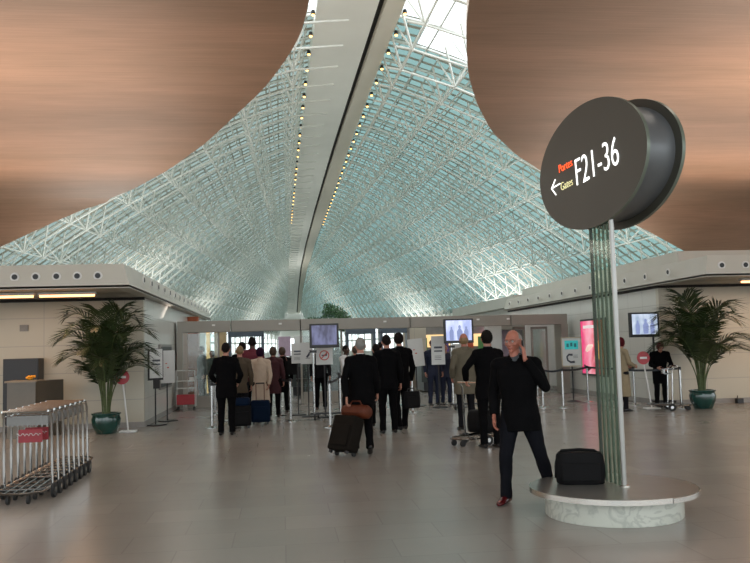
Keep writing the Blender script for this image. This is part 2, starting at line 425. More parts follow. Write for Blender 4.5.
# glass skins
YS = [6 + 3 * i for i in range(70)]; YS = [y for y in YS if y <= Y_END]
NU = 9
def umin(side, y): return ((CX - xl(y)) if side < 0 else (xr(y) - CX)) / halfw(y)
for side, nm in ((-1, 'left'), (1, 'right')):
    mb = MB(); mc = MB(); pur = MB()
    for i, (ya, yb) in enumerate(zip(YS, YS[1:])):
        NS = 14
        for k in range(NS):
            def uu(y, kk):
                u0 = min(umin(side, y), .95); return side * (u0 + (1 - u0) * kk / NS)
            p = [roof_p(ya, uu(ya, k)), roof_p(ya, uu(ya, k + 1)), roof_p(yb, uu(yb, k + 1)), roof_p(yb, uu(yb, k))]
            if not ok_cell(ya, min(q.z for q in p)): continue
            t = mc if ya < 32.9 + (k * .35 if side > 0 else 0) else mb
            t.face([t.vert(q) for q in p])
    S(mb.build('glass_roof', M['roof_glass' if side < 0 else 'roof_glass_teal'])); S(mc.build('glass_roof', M['roof_clear']))
# trusses
def truss(y, idx):
    mb = MB(); n = 5; got = False
    for side in (-1, 1):
        zb = -1.45
        us = [side * (k / NU) for k in range(NU + 1)]
        hw = halfw(y)
        u0 = .02 if side < 0 else umin(side, y)
        nod = [roof_p(y, side * u0, zb)] + [roof_p(y, u, zb) for u in us if abs(u) > u0 + .02]
        nod = [p for p in nod if ok_cell(y, p.z)]
        if len(nod) > 1:
            mb.tube(nod, .055 if y < 90 else .07, n, cap=False)
        top = [roof_p(y, side * (umin(side, y) + (1 - umin(side, y)) * k / 12.), -.12) for k in range(13)] if umin(side, y) < 1 else []
        top = [p for p in top if ok_cell(y, p.z)]
        if len(top) > 1: mb.tube(top, .07, n, cap=False)
        far = y > 120
        for k, u in enumerate(us[1:], 1):
            if hw < 4: continue
            p = roof_p(y, u, zb)
            if not ok_cell(y, p.z) or abs(u) < umin(side, y): continue
            du = .24 / NU
            for sy in ((-.95, .95) if not far else (0,)):
                for su in (-1, 1):
                    v = u + su * du
                    if abs(v) > 1 or y + sy > Y_END or abs(v) < umin(side, y): continue
                    q = roof_p(y + sy, v, -.1)
                    if not ok_cell(y + sy, q.z): continue
                    mb.tube([p, q], .05, 4, cap=False)
            mb.ball(p, .10, 6, 4)
    if mb.v: S(tag(mb.build('roof_truss', M['steel_white'], smooth=True), 'white tubular steel truss spanning the glass roof', group='white steel trusses across the glass roof'))
for i, y in enumerate(YS[1:-1]): truss(y + .0, i)
# purlins run across between the trusses; ties run lengthways through the nodes
for side in (-1, 1):
    for k in range(1, NU + 1):
        pts = [roof_p(y, side * k / NU, -1.45) for y in YS if halfw(y) > 3.2 and ok_cell(y, roof_p(y, side * k / NU, -1.45).z) and k / NU > umin(side, y)]
        if len(pts) > 1: S(MB().tube(pts, .04, 5).build('roof_tie', M['steel_white'], smooth=True))
        pts = [roof_p(y, side * (k - .5) / NU, -.12) for y in YS if halfw(y) > 3.2 and ok_cell(y, roof_p(y, side * (k - .5) / NU, -.1).z) and (k - .5) / NU > umin(side, y)]
        if len(pts) > 1: S(MB().tube(pts, .05, 5).build('roof_tie', M['steel_white'], smooth=True))
# spine
def sweep(prof, ys, name, mats, mis=None):
    mb = MB(); rows = [[mb.vert(V(x, y, z)) for x, z in prof(y)] for y in ys]; n = len(rows[0])
    for a, b in zip(rows, rows[1:]):
        for k in range(n):
            mb.k = mis[k] if mis else 0
            mb.face([a[k], b[k], b[(k + 1) % n], a[(k + 1) % n]])
    mb.k = 0; mb.face(rows[0]); mb.face(rows[-1][::-1])
    return S(mb.build(name, mats, smooth=True, sharp=25))
SY = [6 + 3 * k for k in range(70)]
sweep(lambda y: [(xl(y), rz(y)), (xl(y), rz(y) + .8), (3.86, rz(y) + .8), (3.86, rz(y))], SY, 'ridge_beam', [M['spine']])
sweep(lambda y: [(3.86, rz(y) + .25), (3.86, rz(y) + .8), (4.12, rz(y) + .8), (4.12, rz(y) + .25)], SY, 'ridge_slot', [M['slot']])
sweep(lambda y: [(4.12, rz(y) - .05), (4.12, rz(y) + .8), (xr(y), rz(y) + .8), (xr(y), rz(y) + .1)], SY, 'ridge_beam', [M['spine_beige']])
lamp = None
for side in (-1, 1):
    for k in range(34):
        y = 21 + k * 2.5
        if lamp is None:
            lamp = empty('ridge_lamp', (0, 0, 0))
            MB().tube([(0, 0, 0), (0, 0, -.16)], [.07, .1], 8).build('housing', M['black'], lamp)
            MB().ball((0, 0, -.17), .07, 8, 6).build('bulb', M['amber'], lamp, smooth=True)
            l = lamp
        else: l = copy_tree(lamp)
        l.location = (xl(y) - .12 if side < 0 else xr(y) + .1, y, rz(y) + (.02 if side < 0 else .12))
        tag(l, 'small amber lamp on the left edge of the white ridge beam' if side < 0 else 'small amber lamp on the right edge of the white ridge beam', 'lamp',
            'amber lamps along the left edge of the ridge beam' if side < 0 else 'amber lamps along the right edge of the ridge beam')
S(MB().box2((-3, 213.5, 4.2), (9, 214, 12)).build('wall_end', M['spine']))
# edge beam and glazed side walls under the roof edge
for side, nm in ((-1, 'left'), (1, 'right')):
    ys = [38 + 5 * k for k in range(36)]
    P0 = [(CX + side * halfw(y), y) for y in ys if y < Y_END]
    mb = MB()
    for (x0, y0), (x1, y1) in zip(P0, P0[1:]):
        a = [mb.vert((x0, y0, EDGE_Z - .3)), mb.vert((x0, y0, EDGE_Z + .5)), mb.vert((x0 + side * .8, y0, EDGE_Z + .5)), mb.vert((x0 + side * .8, y0, EDGE_Z - .3))]
        b = [mb.vert((x1, y1, EDGE_Z - .3)), mb.vert((x1, y1, EDGE_Z + .5)), mb.vert((x1 + side * .8, y1, EDGE_Z + .5)), mb.vert((x1 + side * .8, y1, EDGE_Z - .3))]
        for k in range(4): mb.face([a[k], b[k], b[(k + 1) % 4], a[(k + 1) % 4]])
    S(mb.build('trim_1' if side < 0 else 'trim_2', M['spine']))
    wl = MB(); gl = MB()
    for (x0, y0), (x1, y1) in zip(P0, P0[1:]):
        for z0, z1 in ((0, .9), (2.7, 2.95)):
            wl.face([wl.vert((x0, y0, z0)), wl.vert((x1, y1, z0)), wl.vert((x1, y1, z1)), wl.vert((x0, y0, z1))])
        wl.tube([(x0, y0, 0), (x0, y0, EDGE_Z)], .12, 6)
        gl.face([gl.vert((x0, y0, .9)), gl.vert((x1, y1, .9)), gl.vert((x1, y1, EDGE_Z - .3)), gl.vert((x0, y0, EDGE_Z - .3))])
    S(wl.build('wall_' + nm + '_far', M['fascia'])); S(gl.build('window_1' if side < 0 else 'window_2', M['glass_clear']))

# ------------------------------------------------------------------ kiosk blocks left and right
def block(nm, sgn, xin, yf, yb, xo, zt, fy, fx):
    """walls, skirting and a deep cornice round the front and hall side of a single-storey block"""
    a, b = (xo, xin) if sgn < 0 else (xin, xo)
    S(MB().box2((a, yf, 0), (b, yf + .15, zt)).build('wall_' + nm + '_front', M['wall']))
    S(MB().box2((xin, yf + .15, 0), (xin + sgn * .15, yb, zt)).build('wall_' + nm, M['wall_side']))
    S(MB().box2((a, yf - .03, 0), (b, yf, .12)).build('baseboard_' + nm + '_front', M['base']))
    S(MB().box2((xin - sgn * .03, yf, 0), (xin, yb, .12)).build('baseboard_' + nm, M['base']))
    xe = xin - sgn * fx
    poly = [(xo, fy), (xe, fy), (xe, yb), (xo, yb)]
    if sgn > 0: poly = poly[::-1]
    mb = MB(); mb.prism(poly, zt + .012, zt + .06)
    S(mb.build('soffit_' + nm, M['soffit']))
    # slightly raked fascia
    mb = MB(); t = .12
    lo = [(xo, fy), (xe, fy), (xe, yb)]; up = [(xo, fy + t), (xe + sgn * t, fy + t), (xe + sgn * t, yb)]
    q = [(xo, fy + .5), (xe + sgn * .5, fy + .5), (xe + sgn * .5, yb)]
    ids = [[mb.vert((*p, zz)) for p in L] for L, zz in ((lo, zt), (lo, zt + .05), (up, zt + .47), (q, zt + .50), (q, zt + .02))]
    for i in range(5):
        A, B = ids[i], ids[(i + 1) % 5]
        for k in range(2):
            f = [A[k], A[k + 1], B[k + 1], B[k]]; mb.face(f if sgn < 0 else f[::-1])
    S(mb.build('fascia_' + nm, M['fascia']))
    S(MB().box2((min(xo, xe + sgn * .5), fy + .5, zt + .1), (max(xo, xe + sgn * .5), yb, zt + .46)).build('roof_slab_' + nm, M['fascia']))
block('left', -1, -3.09, 19.19, 34.5, -16, 2.9, 16.2, .22)
block('right', 1, 9.35, 19.75, 33.5, 24, 2.96, 17.0, .2)
S(MB().box2((10.1, 20.1, 3.3), (24, 34, 3.86)).build('parapet_right', M['fascia']))
S(MB().box2((-16, 19.12, 2.84), (-3.06, 19.2, 2.9)).build('trim_3', M['slot']))
S(MB().box2((9.3, 19.68, 2.9), (24, 19.75, 2.96)).build('trim_4', M['slot']))
S(MB().box2((9.3, 19.7, 2.9), (9.35, 33.5, 2.96)).build('trim_5', M['slot']))
# farther low blocks that continue the line of the kiosks
S(MB().box2((10.9, 37, 0), (24, 50, 3.75)).build('wall_right_rear', M['fascia']))
S(MB().box2((10.5, 36.6, 3.3), (24, 50.4, 3.8)).build('cornice_right_rear', M['fascia']))
S(MB().box2((-16, 41, 0), (-5.6, 52, 3.45)).build('wall_left_rear', M['fascia']))
S(MB().box2((-16, 40.6, 3.05), (-5.2, 52, 3.5)).build('cornice_left_rear', M['fascia']))

# ------------------------------------------------------------------ details on the kiosk blocks
def spot(loc, rzv, label, group):
    global SPOT
    if 'SPOT' not in globals():
        SPOT = empty('recessed_spotlight', (0, 0, 0))
        MB().tube([(0, 0, 0), (0, -.02, 0)], .085, 20).build('bezel', M['white'], SPOT, smooth=True)
        MB().tube([(0, -.015, 0), (0, -.03, 0)], .052, 16).build('lens', M['black'], SPOT, smooth=True)
        o = SPOT
    else: o = copy_tree(SPOT)
    place(o, loc, rzv); tag(o, label, 'spotlight', group); return o
for k, x in enumerate((-4.98, -4.6, -4.22, -3.84, -3.46)):
    spot((x, 16.255, 3.14), 0, 'round black recessed spotlight in the front fascia over the left kiosk', 'spotlights in the left front fascia')
for x in (9.55, 10.1, 10.65): spot((x, 17.055, 3.2), 0, 'round black recessed spotlight in the front fascia over the right kiosk', 'spotlights in the right front fascia')
for k in range(17):
    spot((-2.80, 17.4 + k * 1.0, 3.14), PI / 2, 'small pale recessed spotlight in the hall side fascia of the left kiosk', 'spotlights in the left side fascia')
for k in range(12):
    spot((9.09, 18.6 + k * 1.25, 3.2), -PI / 2, 'small recessed spotlight in the hall side fascia of the right kiosk', 'spotlights in the right side fascia')
def strip(x0, x1, y, z, label):
    e = empty('strip_light', ((x0 + x1) / 2, y, z))
    w = x1 - x0
    MB().box((0, 0, .0), (w, .14, .05)).build('housing', M['white'], e)
    MB().tube([(-w / 2 + .02, -.02, -.045), (w / 2 - .02, -.02, -.045)], .025, 8).build('lamp_tube', M['tube'], e, smooth=True)
    tag(e, label, 'strip light', 'warm strip lights under the kiosk soffits'); return e
strip(-4.78, -3.68, 17.1, 2.87, 'right of two warm orange strip lights under the left kiosk soffit')
strip(-5.98, -4.86, 17.1, 2.87, 'left of two warm orange strip lights under the left kiosk soffit')
strip(10.45, 11.6, 17.9, 2.93, 'warm orange strip light under the right kiosk soffit')
e = empty('wall_grille', (-5.67, 19.17, 2.27))
MB().box((0, 0, 0), (.18, .03, .14)).build('frame', M['grey'], e)
g = MB()
for k in range(5): g.box((0, -.02, -.05 + k * .025), (.15, .01, .012))
g.build('slats', M['base'], e); tag(e, 'small grey ventilation grille high on the left kiosk wall', 'grille')
# dark recessed cupboard behind the counter
e = empty('dark_cupboard', (-5.62, 18.98, 0))
MB().box((0, 0, .8), (.74, .40, 1.6)).build('body', M['black'], e, bevel=.01)
MB().box((0, -.205, .8), (.68, .01, 1.5)).build('door', M['black'], e)
tag(e, 'tall black cupboard against the left kiosk wall behind the counter', 'cupboard')
e = empty('reception_counter', (0, 0, 0))
MB().prism([(-5.5, 17.5), (-4.95, 17.5), (-4.95, 18.05), (-5.5, 18.05)], 0, 1.12).build('cabinet', M['counter'], e)
MB().prism([(-4.95, 17.5), (-4.62, 18.35), (-4.95, 18.5), (-4.95, 18.05)], 0, 1.14).build('side_wing', mat('counter_side', (.09, .075, .055), .4), e)
MB().prism([(-5.54, 17.46), (-4.93, 17.46), (-4.93, 18.09), (-5.54, 18.09)], 1.12, 1.155).build('worktop', M['counter_top'], e)
tag(e, 'grey-brown reception counter with an angled wing in front of the left kiosk wall', 'counter')
e = empty('flower_bunch', (-5.12, 17.7, 1.155)); mb = MB()
for k in range(9):
    a = k * 2.4; mb.ball((.10 * math.cos(a) * (k / 9), .04 * math.sin(a), .035 + .02 * (k % 3)), (.035, .03, .028), 8, 6)
mb.build('petals', M['orange'], e, smooth=True)
MB().tube([(-.06, 0, .012), (.08, 0, .012)], .01, 6).build('stalk', M['stem'], e)
tag(e, 'small orange and yellow flower bunch lying on the reception counter', 'flowers')
# navy and grey pylon at the left edge
e = empty('information_pylon', (-4.92, 14.35, 0))
MB().box((0, 0, .62), (.26, .12, 1.24)).build('post', M['grey'], e, bevel=.01)
MB().prism([(0, 0)], 0, 0) if False else None
mb = MB()
pr = [(-.16, .95), (-.10, 1.25), (.0, 1.52), (.10, 1.66), (.18, 1.66), (.10, 1.50), (.0, 1.2), (-.06, .95)]
a = [mb.vert((x, -.09, z)) for x, z in pr]; b = [mb.vert((x, .02, z)) for x, z in pr]; n = len(pr)
mb.face(a); mb.face(b[::-1])
for k in range(n): mb.face([a[k], b[k], b[(k + 1) % n], a[(k + 1) % n]])
mb.build('curved_fin', M['navy_gloss'], e)
MB().box((0, 0, .02), (.34, .3, .04)).build('base', M['brushed'], e)
tag(e, 'grey pylon with a curved navy fin at the left edge of the hall', 'pylon')
# brown double door and small box at the far right
e = empty('dark_door', (12.75, 19.66, 0))
MB().box((0, 0, .66), (1.5, .14, 1.32)).build('leaf', mat('door_brown', (.05, .032, .026), .45), e)
MB().box((0, -.0, 1.34), (1.6, .18, .05)).build('frame', M['base'], e)
tag(e, 'low dark brown cupboard door in the right kiosk wall', 'door')
e = empty('floor_socket_box', (11.2, 19.55, 0))
MB().box((0, 0, .06), (.16, .14, .12)).build('box', M['black'], e, bevel=.01)
MB().tube([(-.05, 0, .12), (-.05, -.02, .19)], .012, 6).build('plug', M['black'], e)
tag(e, 'small black socket box on the floor right of the palm', 'box')

# framed display on the left side wall
e = empty('wall_display', (-3.06, 22.45, 1.28))
MB().box((0, 0, 0), (.06, 2.1, 1.14)).build('frame', M['base'], e, bevel=.01)
MB().box((.035, 0, 0), (.01, 1.96, 1.02)).build('dark_panel', M['black'], e)
for k in range(10):
    q = [(.6, .6, .55), (.5, .05, .04), (.55, .56, .5), (.1, .2, .5)][k % 4]
    MB().box((.045, -.75 + (k % 5) * .37, .28 - (k // 5) * .42), (.01, .22, .16)).build('card', mat('card_%d' % (k % 4), q, .4), e)
tag(e, 'dark framed display case of small cards on the left side wall', 'display')
# pink advertisement
e = empty('advertising_poster', (9.32, 24.1, 1.44))
MB().box((0, 0, 0), (.07, 2.1, 1.72)).build('frame', M['greydark'], e, bevel=.01)
def poster_mat():
    m, nt, b = nodes_of('poster_print'); tc = nt.nodes.new('ShaderNodeTexCoord'); sp = nt.nodes.new('ShaderNodeSeparateXYZ')
    lk(nt, tc.outputs['Object'], sp.inputs[0])
    n = nt.nodes.new('ShaderNodeTexNoise'); n.inputs['Scale'].default_value = 3; lk(nt, tc.outputs['Object'], n.inputs['Vector'])
    mr = nt.nodes.new('ShaderNodeMapRange'); mr.inputs['From Min'].default_value = 1.0; mr.inputs['From Max'].default_value = -1.0
    lk(nt, sp.outputs['Y'], mr.inputs['Value'])
    ad = nt.nodes.new('ShaderNodeMath'); ad.operation = 'MULTIPLY_ADD'; ad.inputs[1].default_value = .35; lk(nt, n.outputs['Fac'], ad.inputs[0]); lk(nt, mr.outputs[0], ad.inputs[2])
    r = nt.nodes.new('ShaderNodeValToRGB'); e_ = r.color_ramp.elements
    e_[0].position = .25; e_[0].color = (.8, .06, .2, 1); e_[1].position = .98; e_[1].color = (.10, .035, .01, 1)
    k = e_.new(.55); k.color = (.95, .4, .5, 1); k = e_.new(.76); k.color = (.55, .05, .08, 1)
    lk(nt, ad.outputs[0], r.inputs['Fac']); lk(nt, r.outputs[0], b.inputs['Base Color']); lk(nt, r.outputs[0], b.inputs['Emission Color'])
    b.inputs['Emission Strength'].default_value = .55; b.inputs['Roughness'].default_value = .2; return m
MB().box((-.04, 0, 0), (.01, 1.96, 1.6)).build('poster_print', poster_mat(), e)
mb = MB()  # lying bottle and curved shape on the print
mb.tube([(-.05, .5, -.1), (-.05, .28, .0), (-.05, .02, .06)], [.05, .09, .03], 10).build('pale_shape', mat('poster_cream', (.9, .7, .6), .4, emit=(1, .75, .65), estr=.5), e, smooth=True)
MB().tube([(-.05, .75, -.55), (-.05, .5, -.68), (-.05, .2, -.62)], [.03, .06, .02], 8).build('dark_shape', mat('poster_dark', (.12, .01, .02), .4), e, smooth=True)
MB().box((-.048, .2, .62), (.006, 1.1, .09)).build('caption_band', mat('poster_white', (.9, .8, .8), .4, emit=(1, .85, .85), estr=.35), e)
MB().tube([(-.05, -.35, -.35), (-.05, -.38, .2)], [.1, .05], 10).build('gold_shape', mat('poster_gold', (.7, .45, .1), .4, emit=(1, .6, .15), estr=.4), e, smooth=True)
tag(e, 'lit pink and gold advertising poster on the right side wall', 'poster')

# ------------------------------------------------------------------ entrance gate across the hall
GA = V(-3.05, 24.85, 0); GB = V(9.12, 26.1, 0); GD = (GB - GA); GL = GD.length; GR = math.atan2(GD.y, GD.x)
gate = empty('entrance_gate', GA, GR)
xs = [0, 1.55, 3.6, 7.0, 10.3, GL]
for a, b in zip(xs, xs[1:]):
    MB().box(((a + b) / 2, 0, 2.36), (b - a - .03, .5, .33)).build('beam', M['gate'], gate, bevel=.008)
for x in (.08, GL - .12): MB().box((x, 0, 1.1), (.16 if x < 1 else .24, .5, 2.2)).build('jamb', M['gate'], gate)
for x in (1.2, 3.65, 4.9, 7.0): MB().box((x, .05, 1.1), (.05, .08, 2.2)).build('mullion', M['gate'], gate)
for a, b in ((.3, 1.18), (3.7, 4.86)):
    MB().box(((a + b) / 2, .05, 1.25), (b - a, .02, 1.85)).build('glass_panel', M['glass_door'], gate)
    MB().box(((a + b) / 2, .05, .17), (b - a, .08, .34)).build('bottom_rail', M['gate'], gate)
for k, x in enumerate((.45, 2.4, 5.6, 8.6, 9.6)):
    MB().box((x + .6, -.26, 2.40), (.09, .02, .05)).build('sensor', M['white'], gate)
tag(gate, 'long low grey metal gate beam on jambs across the hall with glass panels', 'gate')
# pale glass door leaves folded at the right end of the gate
for k, (x, w) in enumerate(((10.75, .5), (11.45, .55))):
    e = empty('glass_door_leaf', GA + GD.normalized() * x + V(0, .35, 0), GR + (.35 if k == 0 else -.1))
    MB().box((0, 0, 1.08), (w - .08, .02, 2.0)).build('glass_pane', M['glass_door'], e)
    f = MB()
    for sx in (-1, 1): f.box((sx * (w / 2 - .03), 0, 1.08), (.06, .05, 2.1))
    f.box((0, 0, .09), (w, .05, .14)); f.box((0, 0, 2.1), (w, .05, .08))
    f.build('door_frame', M['gate'], e)
    tag(e, ('narrow framed glass door leaf standing ajar, the farther from the right gate jamb', 'framed glass door leaf right beside the right gate jamb')[k], 'door leaf', 'glass door leaves at the right gate end')

# ------------------------------------------------------------------ security area behind the gate
def portal(x, y, label, m, w=.95, panel=None):
    e = empty('metal_detector_portal', (x, y, 0))
    for s in (-1, 1): MB().box((s * w / 2, 0, 1.08), (.09, .55, 2.16)).build('side_panel', M[m], e, bevel=.01)
    MB().box((0, 0, 2.2), (w + .09, .55, .2)).build('head_unit', M[m], e, bevel=.01)
    if panel: MB().box((0, .1, 1.1), (w - .12, .02, 2)).build('door_panel', M[panel], e)
    return tag(e, label, 'metal detector', 'walk-through metal detectors behind the gate')
portal(-1.2, 28.6, 'dark metal detector portal behind the queue on the left', 'portal', 1.1)
portal(2.75, 29.2, 'blue-grey metal detector portal behind the grey-haired man', 'portal')
portal(3.95, 29.2, 'blue-grey metal detector portal behind the pair of dark suited men', 'portal')
portal(8.1, 29.2, 'grey metal detector portal with a lilac panel behind the man on the phone', 'gate', 1.2, 'lilac')
def scanner(x, y, label):
    e = empty('baggage_scanner', (x, y, 0))
    MB().box((0, 0, .88), (.95, 1.5, 1.05)).build('body', M['greydark'], e, bevel=.03)
    MB().box((0, 0, .2), (.8, 1.4, .3)).build('plinth', M['black'], e)
    MB().box((0, -.76, .8), (.6, .02, .45)).build('tunnel_mouth', M['black'], e)
    MB().box((0, -1.2, .6), (.62, .85, .08)).build('conveyor', M['rubber'], e)
    for sx in (-1, 1): MB().tube([(sx * .26, -1.5, 0), (sx * .26, -1.5, .56)], .025, 8).build('leg', M['brushed'], e)
    return tag(e, label, 'x-ray scanner', 'baggage scanners behind the gate')
scanner(.75, 29.3, 'dark baggage x-ray scanner behind the gate beside the left notices')
scanner(1.85, 29.6, 'dark baggage x-ray scanner behind the left television')
scanner(5.3, 29.5, 'dark baggage x-ray scanner behind the right television')
def column(x, y, w, h, m, label, cap=True):
    e = empty('clad_column', (x, y, 0))
    MB().box((0, 0, h / 2), (w, w, h)).build('shaft', M[m], e, bevel=.01)
    MB().box((0, 0, .08), (w + .05, w + .05, .16)).build('plinth', M['base'], e)
    return tag(e, label, 'column')
column(-2.95, 28.2, .42, 2.8, 'brick', 'terracotta orange clad column behind the left end of the gate')
column(-2.2, 30.5, .42, 2.5, 'sand', 'sandy yellow column behind the queue at the left')
column(-2.62, 30.2, .12, 2.5, 'warm', 'slim lit amber column between the terracotta and sandy columns')
column(4.85, 32.5, .18, 2.7, 'warm', 'slim lit amber column behind the leaning notice')
def shop(x, y, w, h, m, label, cap=None, lamp_=None):
    e = empty('shop_stand', (x, y, 0))
    MB().box((0, .3, h / 2), (w, .5, h)).build('back_unit', M['grey'], e)
    MB().box((0, .03, h * .72), (w * .9, .03, h * .2)).build('lit_panel', M[m], e)
    for k in range(4): MB().box((-w * .35 + k * w * .23, -.0, h * .66), (w * .13, .04, h * (.18 + .05 * (k % 2)))).build('display_item', mat('item_%d' % k, [(.5, .1, .05), (.1, .3, .1), (.7, .6, .4), (.15, .1, .4)][k], .5), e)
    MB().box((0, -.1, .5), (w, .6, 1.0)).build('counter_front', M['counter'], e, bevel=.01)
    if lamp_: MB().ball((lamp_, -.12, h * .80), .13, 12, 8).build('globe_lamp', M['pinklamp'], e, smooth=True)
    return tag(e, label, 'shop stand')
shop(5.9, 33.0, 1.9, 2.5, 'warm', 'warm lit shop stand behind the right television')
shop(8.3, 33.2, 2.0, 2.5, 'warm', 'warm lit shop stand with a pink globe lamp behind the gate', lamp_=.05)
def whiteboard(x, y, z, w, h, label, colr='paper', rzv=0):
    e = empty('standing_screen', (x, y, 0), rzv)
    MB().box((0, 0, z), (w, .05, h)).build('board', M[colr], e, bevel=.005)
    for s in (-1, 1): MB().tube([(s * w * .4, 0, 0), (s * w * .4, 0, z)], .02, 8).build('leg', M['brushed'], e)
    return tag(e, label, 'screen')
whiteboard(8.75, 27.6, 1.2, 1.0, 2.1, 'tall pale partition panel behind the folded glass doors', 'white')
whiteboard(7.2, 27.9, 1.2, .6, 2.1, 'narrow pale partition panel behind the phone caller', 'paper')
whiteboard(1.0, 34, 1.75, 1.0, .8, 'pale screen board behind the gate left of the first television')
whiteboard(.1, 34, 1.75, .5, .8, 'violet screen board behind the gate right of the white coat', 'lilac')
whiteboard(5.05, 31.5, 1.85, .9, 1.0, 'pale screen board behind the gate over the tilted notice', 'wall')

# ------------------------------------------------------------------ gate sign totem with bench base
TX, TY = 3.11, 7.76
tot = empty('information_sign', (TX, TY, 0))
MB().lathe([(.635, 0), (.64, .01), (.64, .205), (.63, .215)], n=64).build('base_drum', M['marble'], tot, smooth=True)
def half_disc(a0, a1, z0, z1, r, name, seg=40):
    mb = MB(); pts = [(0, 0)] + [(r * math.cos(a0 + (a1 - a0) * k / seg), r * math.sin(a0 + (a1 - a0) * k / seg)) for k in range(seg + 1)]
    mb.prism(pts, z0, z1); return mb.build(name, [M['disc']], tot, smooth=True, bevel=.004, sharp=30)
cut = math.radians(-72); cut2 = math.radians(84)
b1 = half_disc(cut2, cut + 2 * PI, .215, .265, .775, 'bench_top'); b2 = half_disc(cut + .012, cut2 - .012, .212, .258, .775, 'bench_top')
for a0, a1, z0, z1 in ((cut2, cut + 2 * PI, .216, .263), (cut + .012, cut2 - .012, .213, .256)):
    mb = MB(); n = 48
    rr = [[mb.vert((r * math.cos(a0 + (a1 - a0) * k / n), r * math.sin(a0 + (a1 - a0) * k / n), z)) for k in range(n + 1)] for r, z in ((.776, z0), (.782, z0), (.782, z1), (.776, z1))]
    for k in range(n):
        for q in range(4): mb.face([rr[q][k], rr[q][k + 1], rr[(q + 1) % 4][k + 1], rr[(q + 1) % 4][k]])
    mb.build('bench_rim', M['brushed'], tot, smooth=True, sharp=50)
pa = V(3.21 - TX, 7.71 - TY, 0); pb = V(3.17 - TX, 8.15 - TY, 0)
MB().tube([pa + V(0, 0, .25), pa + V(0, 0, 2.815)], .024, 20).build('pole', M['disc'], tot, smooth=True)
MB().lathe([(.055, .255), (.055, .27), (.03, .275)], c=pa, n=20).build('pole_collar', M['brushed'], tot, smooth=True)
MB().box((pb.x, pb.y, 1.62), (.03, .02, 2.75)).build('edge_post', M['black'], tot)
dr = (pa - pb)
for k in range(1, 5):
    p = pb + dr * (k / 5.)
    MB().box((p.x, p.y, 1.62), (.014, .03, 2.74)).build('glass_fin', M['fin'], tot)
mid = (pa + pb) / 2
MB().box((mid.x - .02, mid.y, 1.62), (.006, dr.length, 2.72), rz=math.atan2(dr.y, dr.x) - PI / 2).build('glass_panel', M['glass_green'], tot)
# lens-shaped double sign head
A_, B_, TH = 1.01, .645, .41
head = empty('sign_head', (3.118 - TX, 8.02 - TY, 3.424), .18); head.parent = tot
# local: x = through the sign (away from the reader), -y = reading direction end nearer the camera
def ell_plate(x0, x1, a, b, name, m, bev=.0):
    n = 96; mb = MB()
    f = [mb.vert((x0, -a * math.cos(2 * PI * k / n), b * math.sin(2 * PI * k / n))) for k in range(n)]
    g = [mb.vert((x1, -a * math.cos(2 * PI * k / n), b * math.sin(2 * PI * k / n))) for k in range(n)]
    mb.k = 0; mb.face(f[::-1]); mb.face(g)
    mb.k = 1
    for k in range(n): mb.face([f[k], f[(k + 1) % n], g[(k + 1) % n], g[k]])
    return mb.build(name, m, head, smooth=True, sharp=50)
ell_plate(0, .035, A_, B_, 'front_plate', [M['olive'], M['green_edge']])
ell_plate(.035, TH - .035, A_ * .9, B_ * .88, 'sign_drum', [M['drum'], M['drum']])
ell_plate(TH - .035, TH, A_, B_, 'rear_plate', [M['olive'], M['green_edge']])
FR = Matrix(((0, 0, -1), (-1, 0, 0), (0, 1, 0))).to_euler()   # text x -> -y, text y -> z, faces -x
tl = math.radians(4.5)
RT = (Matrix(((0, 0, -1), (-1, 0, 0), (0, 1, 0))) @ Matrix.Rotation(tl, 3, 'Z')).to_euler()
def on_face(e, z): return (-.006, -e, z)
t = text('F21-36', .415, on_face(-.235, -.175), M['white_lit'], head, 'gate_lettering', rot=RT, sx=.71, off=-.0055); tag(t, 'white F21-36 lettering')
pass
t = text('Portes', .13, on_face(-.565, .035), M['red_lit'], head, 'gate_lettering', rot=RT, sx=.84, off=-.002); pass; tag(t, 'red Portes lettering')
t = text('Gates', .13, on_face(-.54, -.165), M['yellow_lit'], head, 'gate_lettering', rot=RT, sx=.84, off=-.002); tag(t, 'cream Gates lettering')
mb = MB(); mb.M = Matrix.Translation(on_face(-.64, -.10)) @ Matrix.Rotation(0, 4, 'X')
for p, q in (((0, .10, 0), (0, -.09, .02)), ((0, .10, 0), (0, .01, .085)), ((0, .10, 0), (0, .01, -.085))):
    mb.tube([p, q], [(.007, .007), (.007, .007)], 6)
tag(mb.build('arrow', M['white_lit'], head), 'white arrow pointing left')
tag(tot, 'tall sign with an olive oval head reading F21-36 on a round marble bench base', 'sign')

# black holdall on the bench
def soft_box(name, c, d, m, label, cat, rzv=0, r=.05, bulge=.03):
    e = empty(name, c, rzv); mb = MB()
    n = 20; prof = []
    for (zf, sc) in ((0, .9), (.04, .98), (.3, 1.03), (.6, 1.02), (.9, .97), (1, .88)):
        prof.append((zf * d[2], sc))
    rings = []
    for z, sc in prof:
        ring = []
        for k in range(n):
            a = 2 * PI * k / n; cx, sy = math.cos(a), math.sin(a); p = 5
            rr_ = (abs(cx) ** p + abs(sy) ** p) ** (-1. / p)
            ring.append(mb.vert((cx * rr_ * d[0] / 2 * sc, sy * rr_ * d[1] / 2 * sc, z)))
        rings.append(ring)
    for a, b in zip(rings, rings[1:]):
        for k in range(n): mb.face([a[k], a[(k + 1) % n], b[(k + 1) % n], b[k]])
    mb.face(rings[0][::-1]); mb.face(rings[-1])
    o = mb.build('body', m, e, smooth=True, sharp=60)
    tag(e, label, cat); return e
bag = soft_box('holdall', (2.98, 8.05, .268), (.46, .2, .30), M['bag'], 'black soft holdall standing on the bench base of the gate sign', 'bag', rzv=.0)
bag.location = (2.86, 7.93, .268); bag.rotation_euler.z = -.25
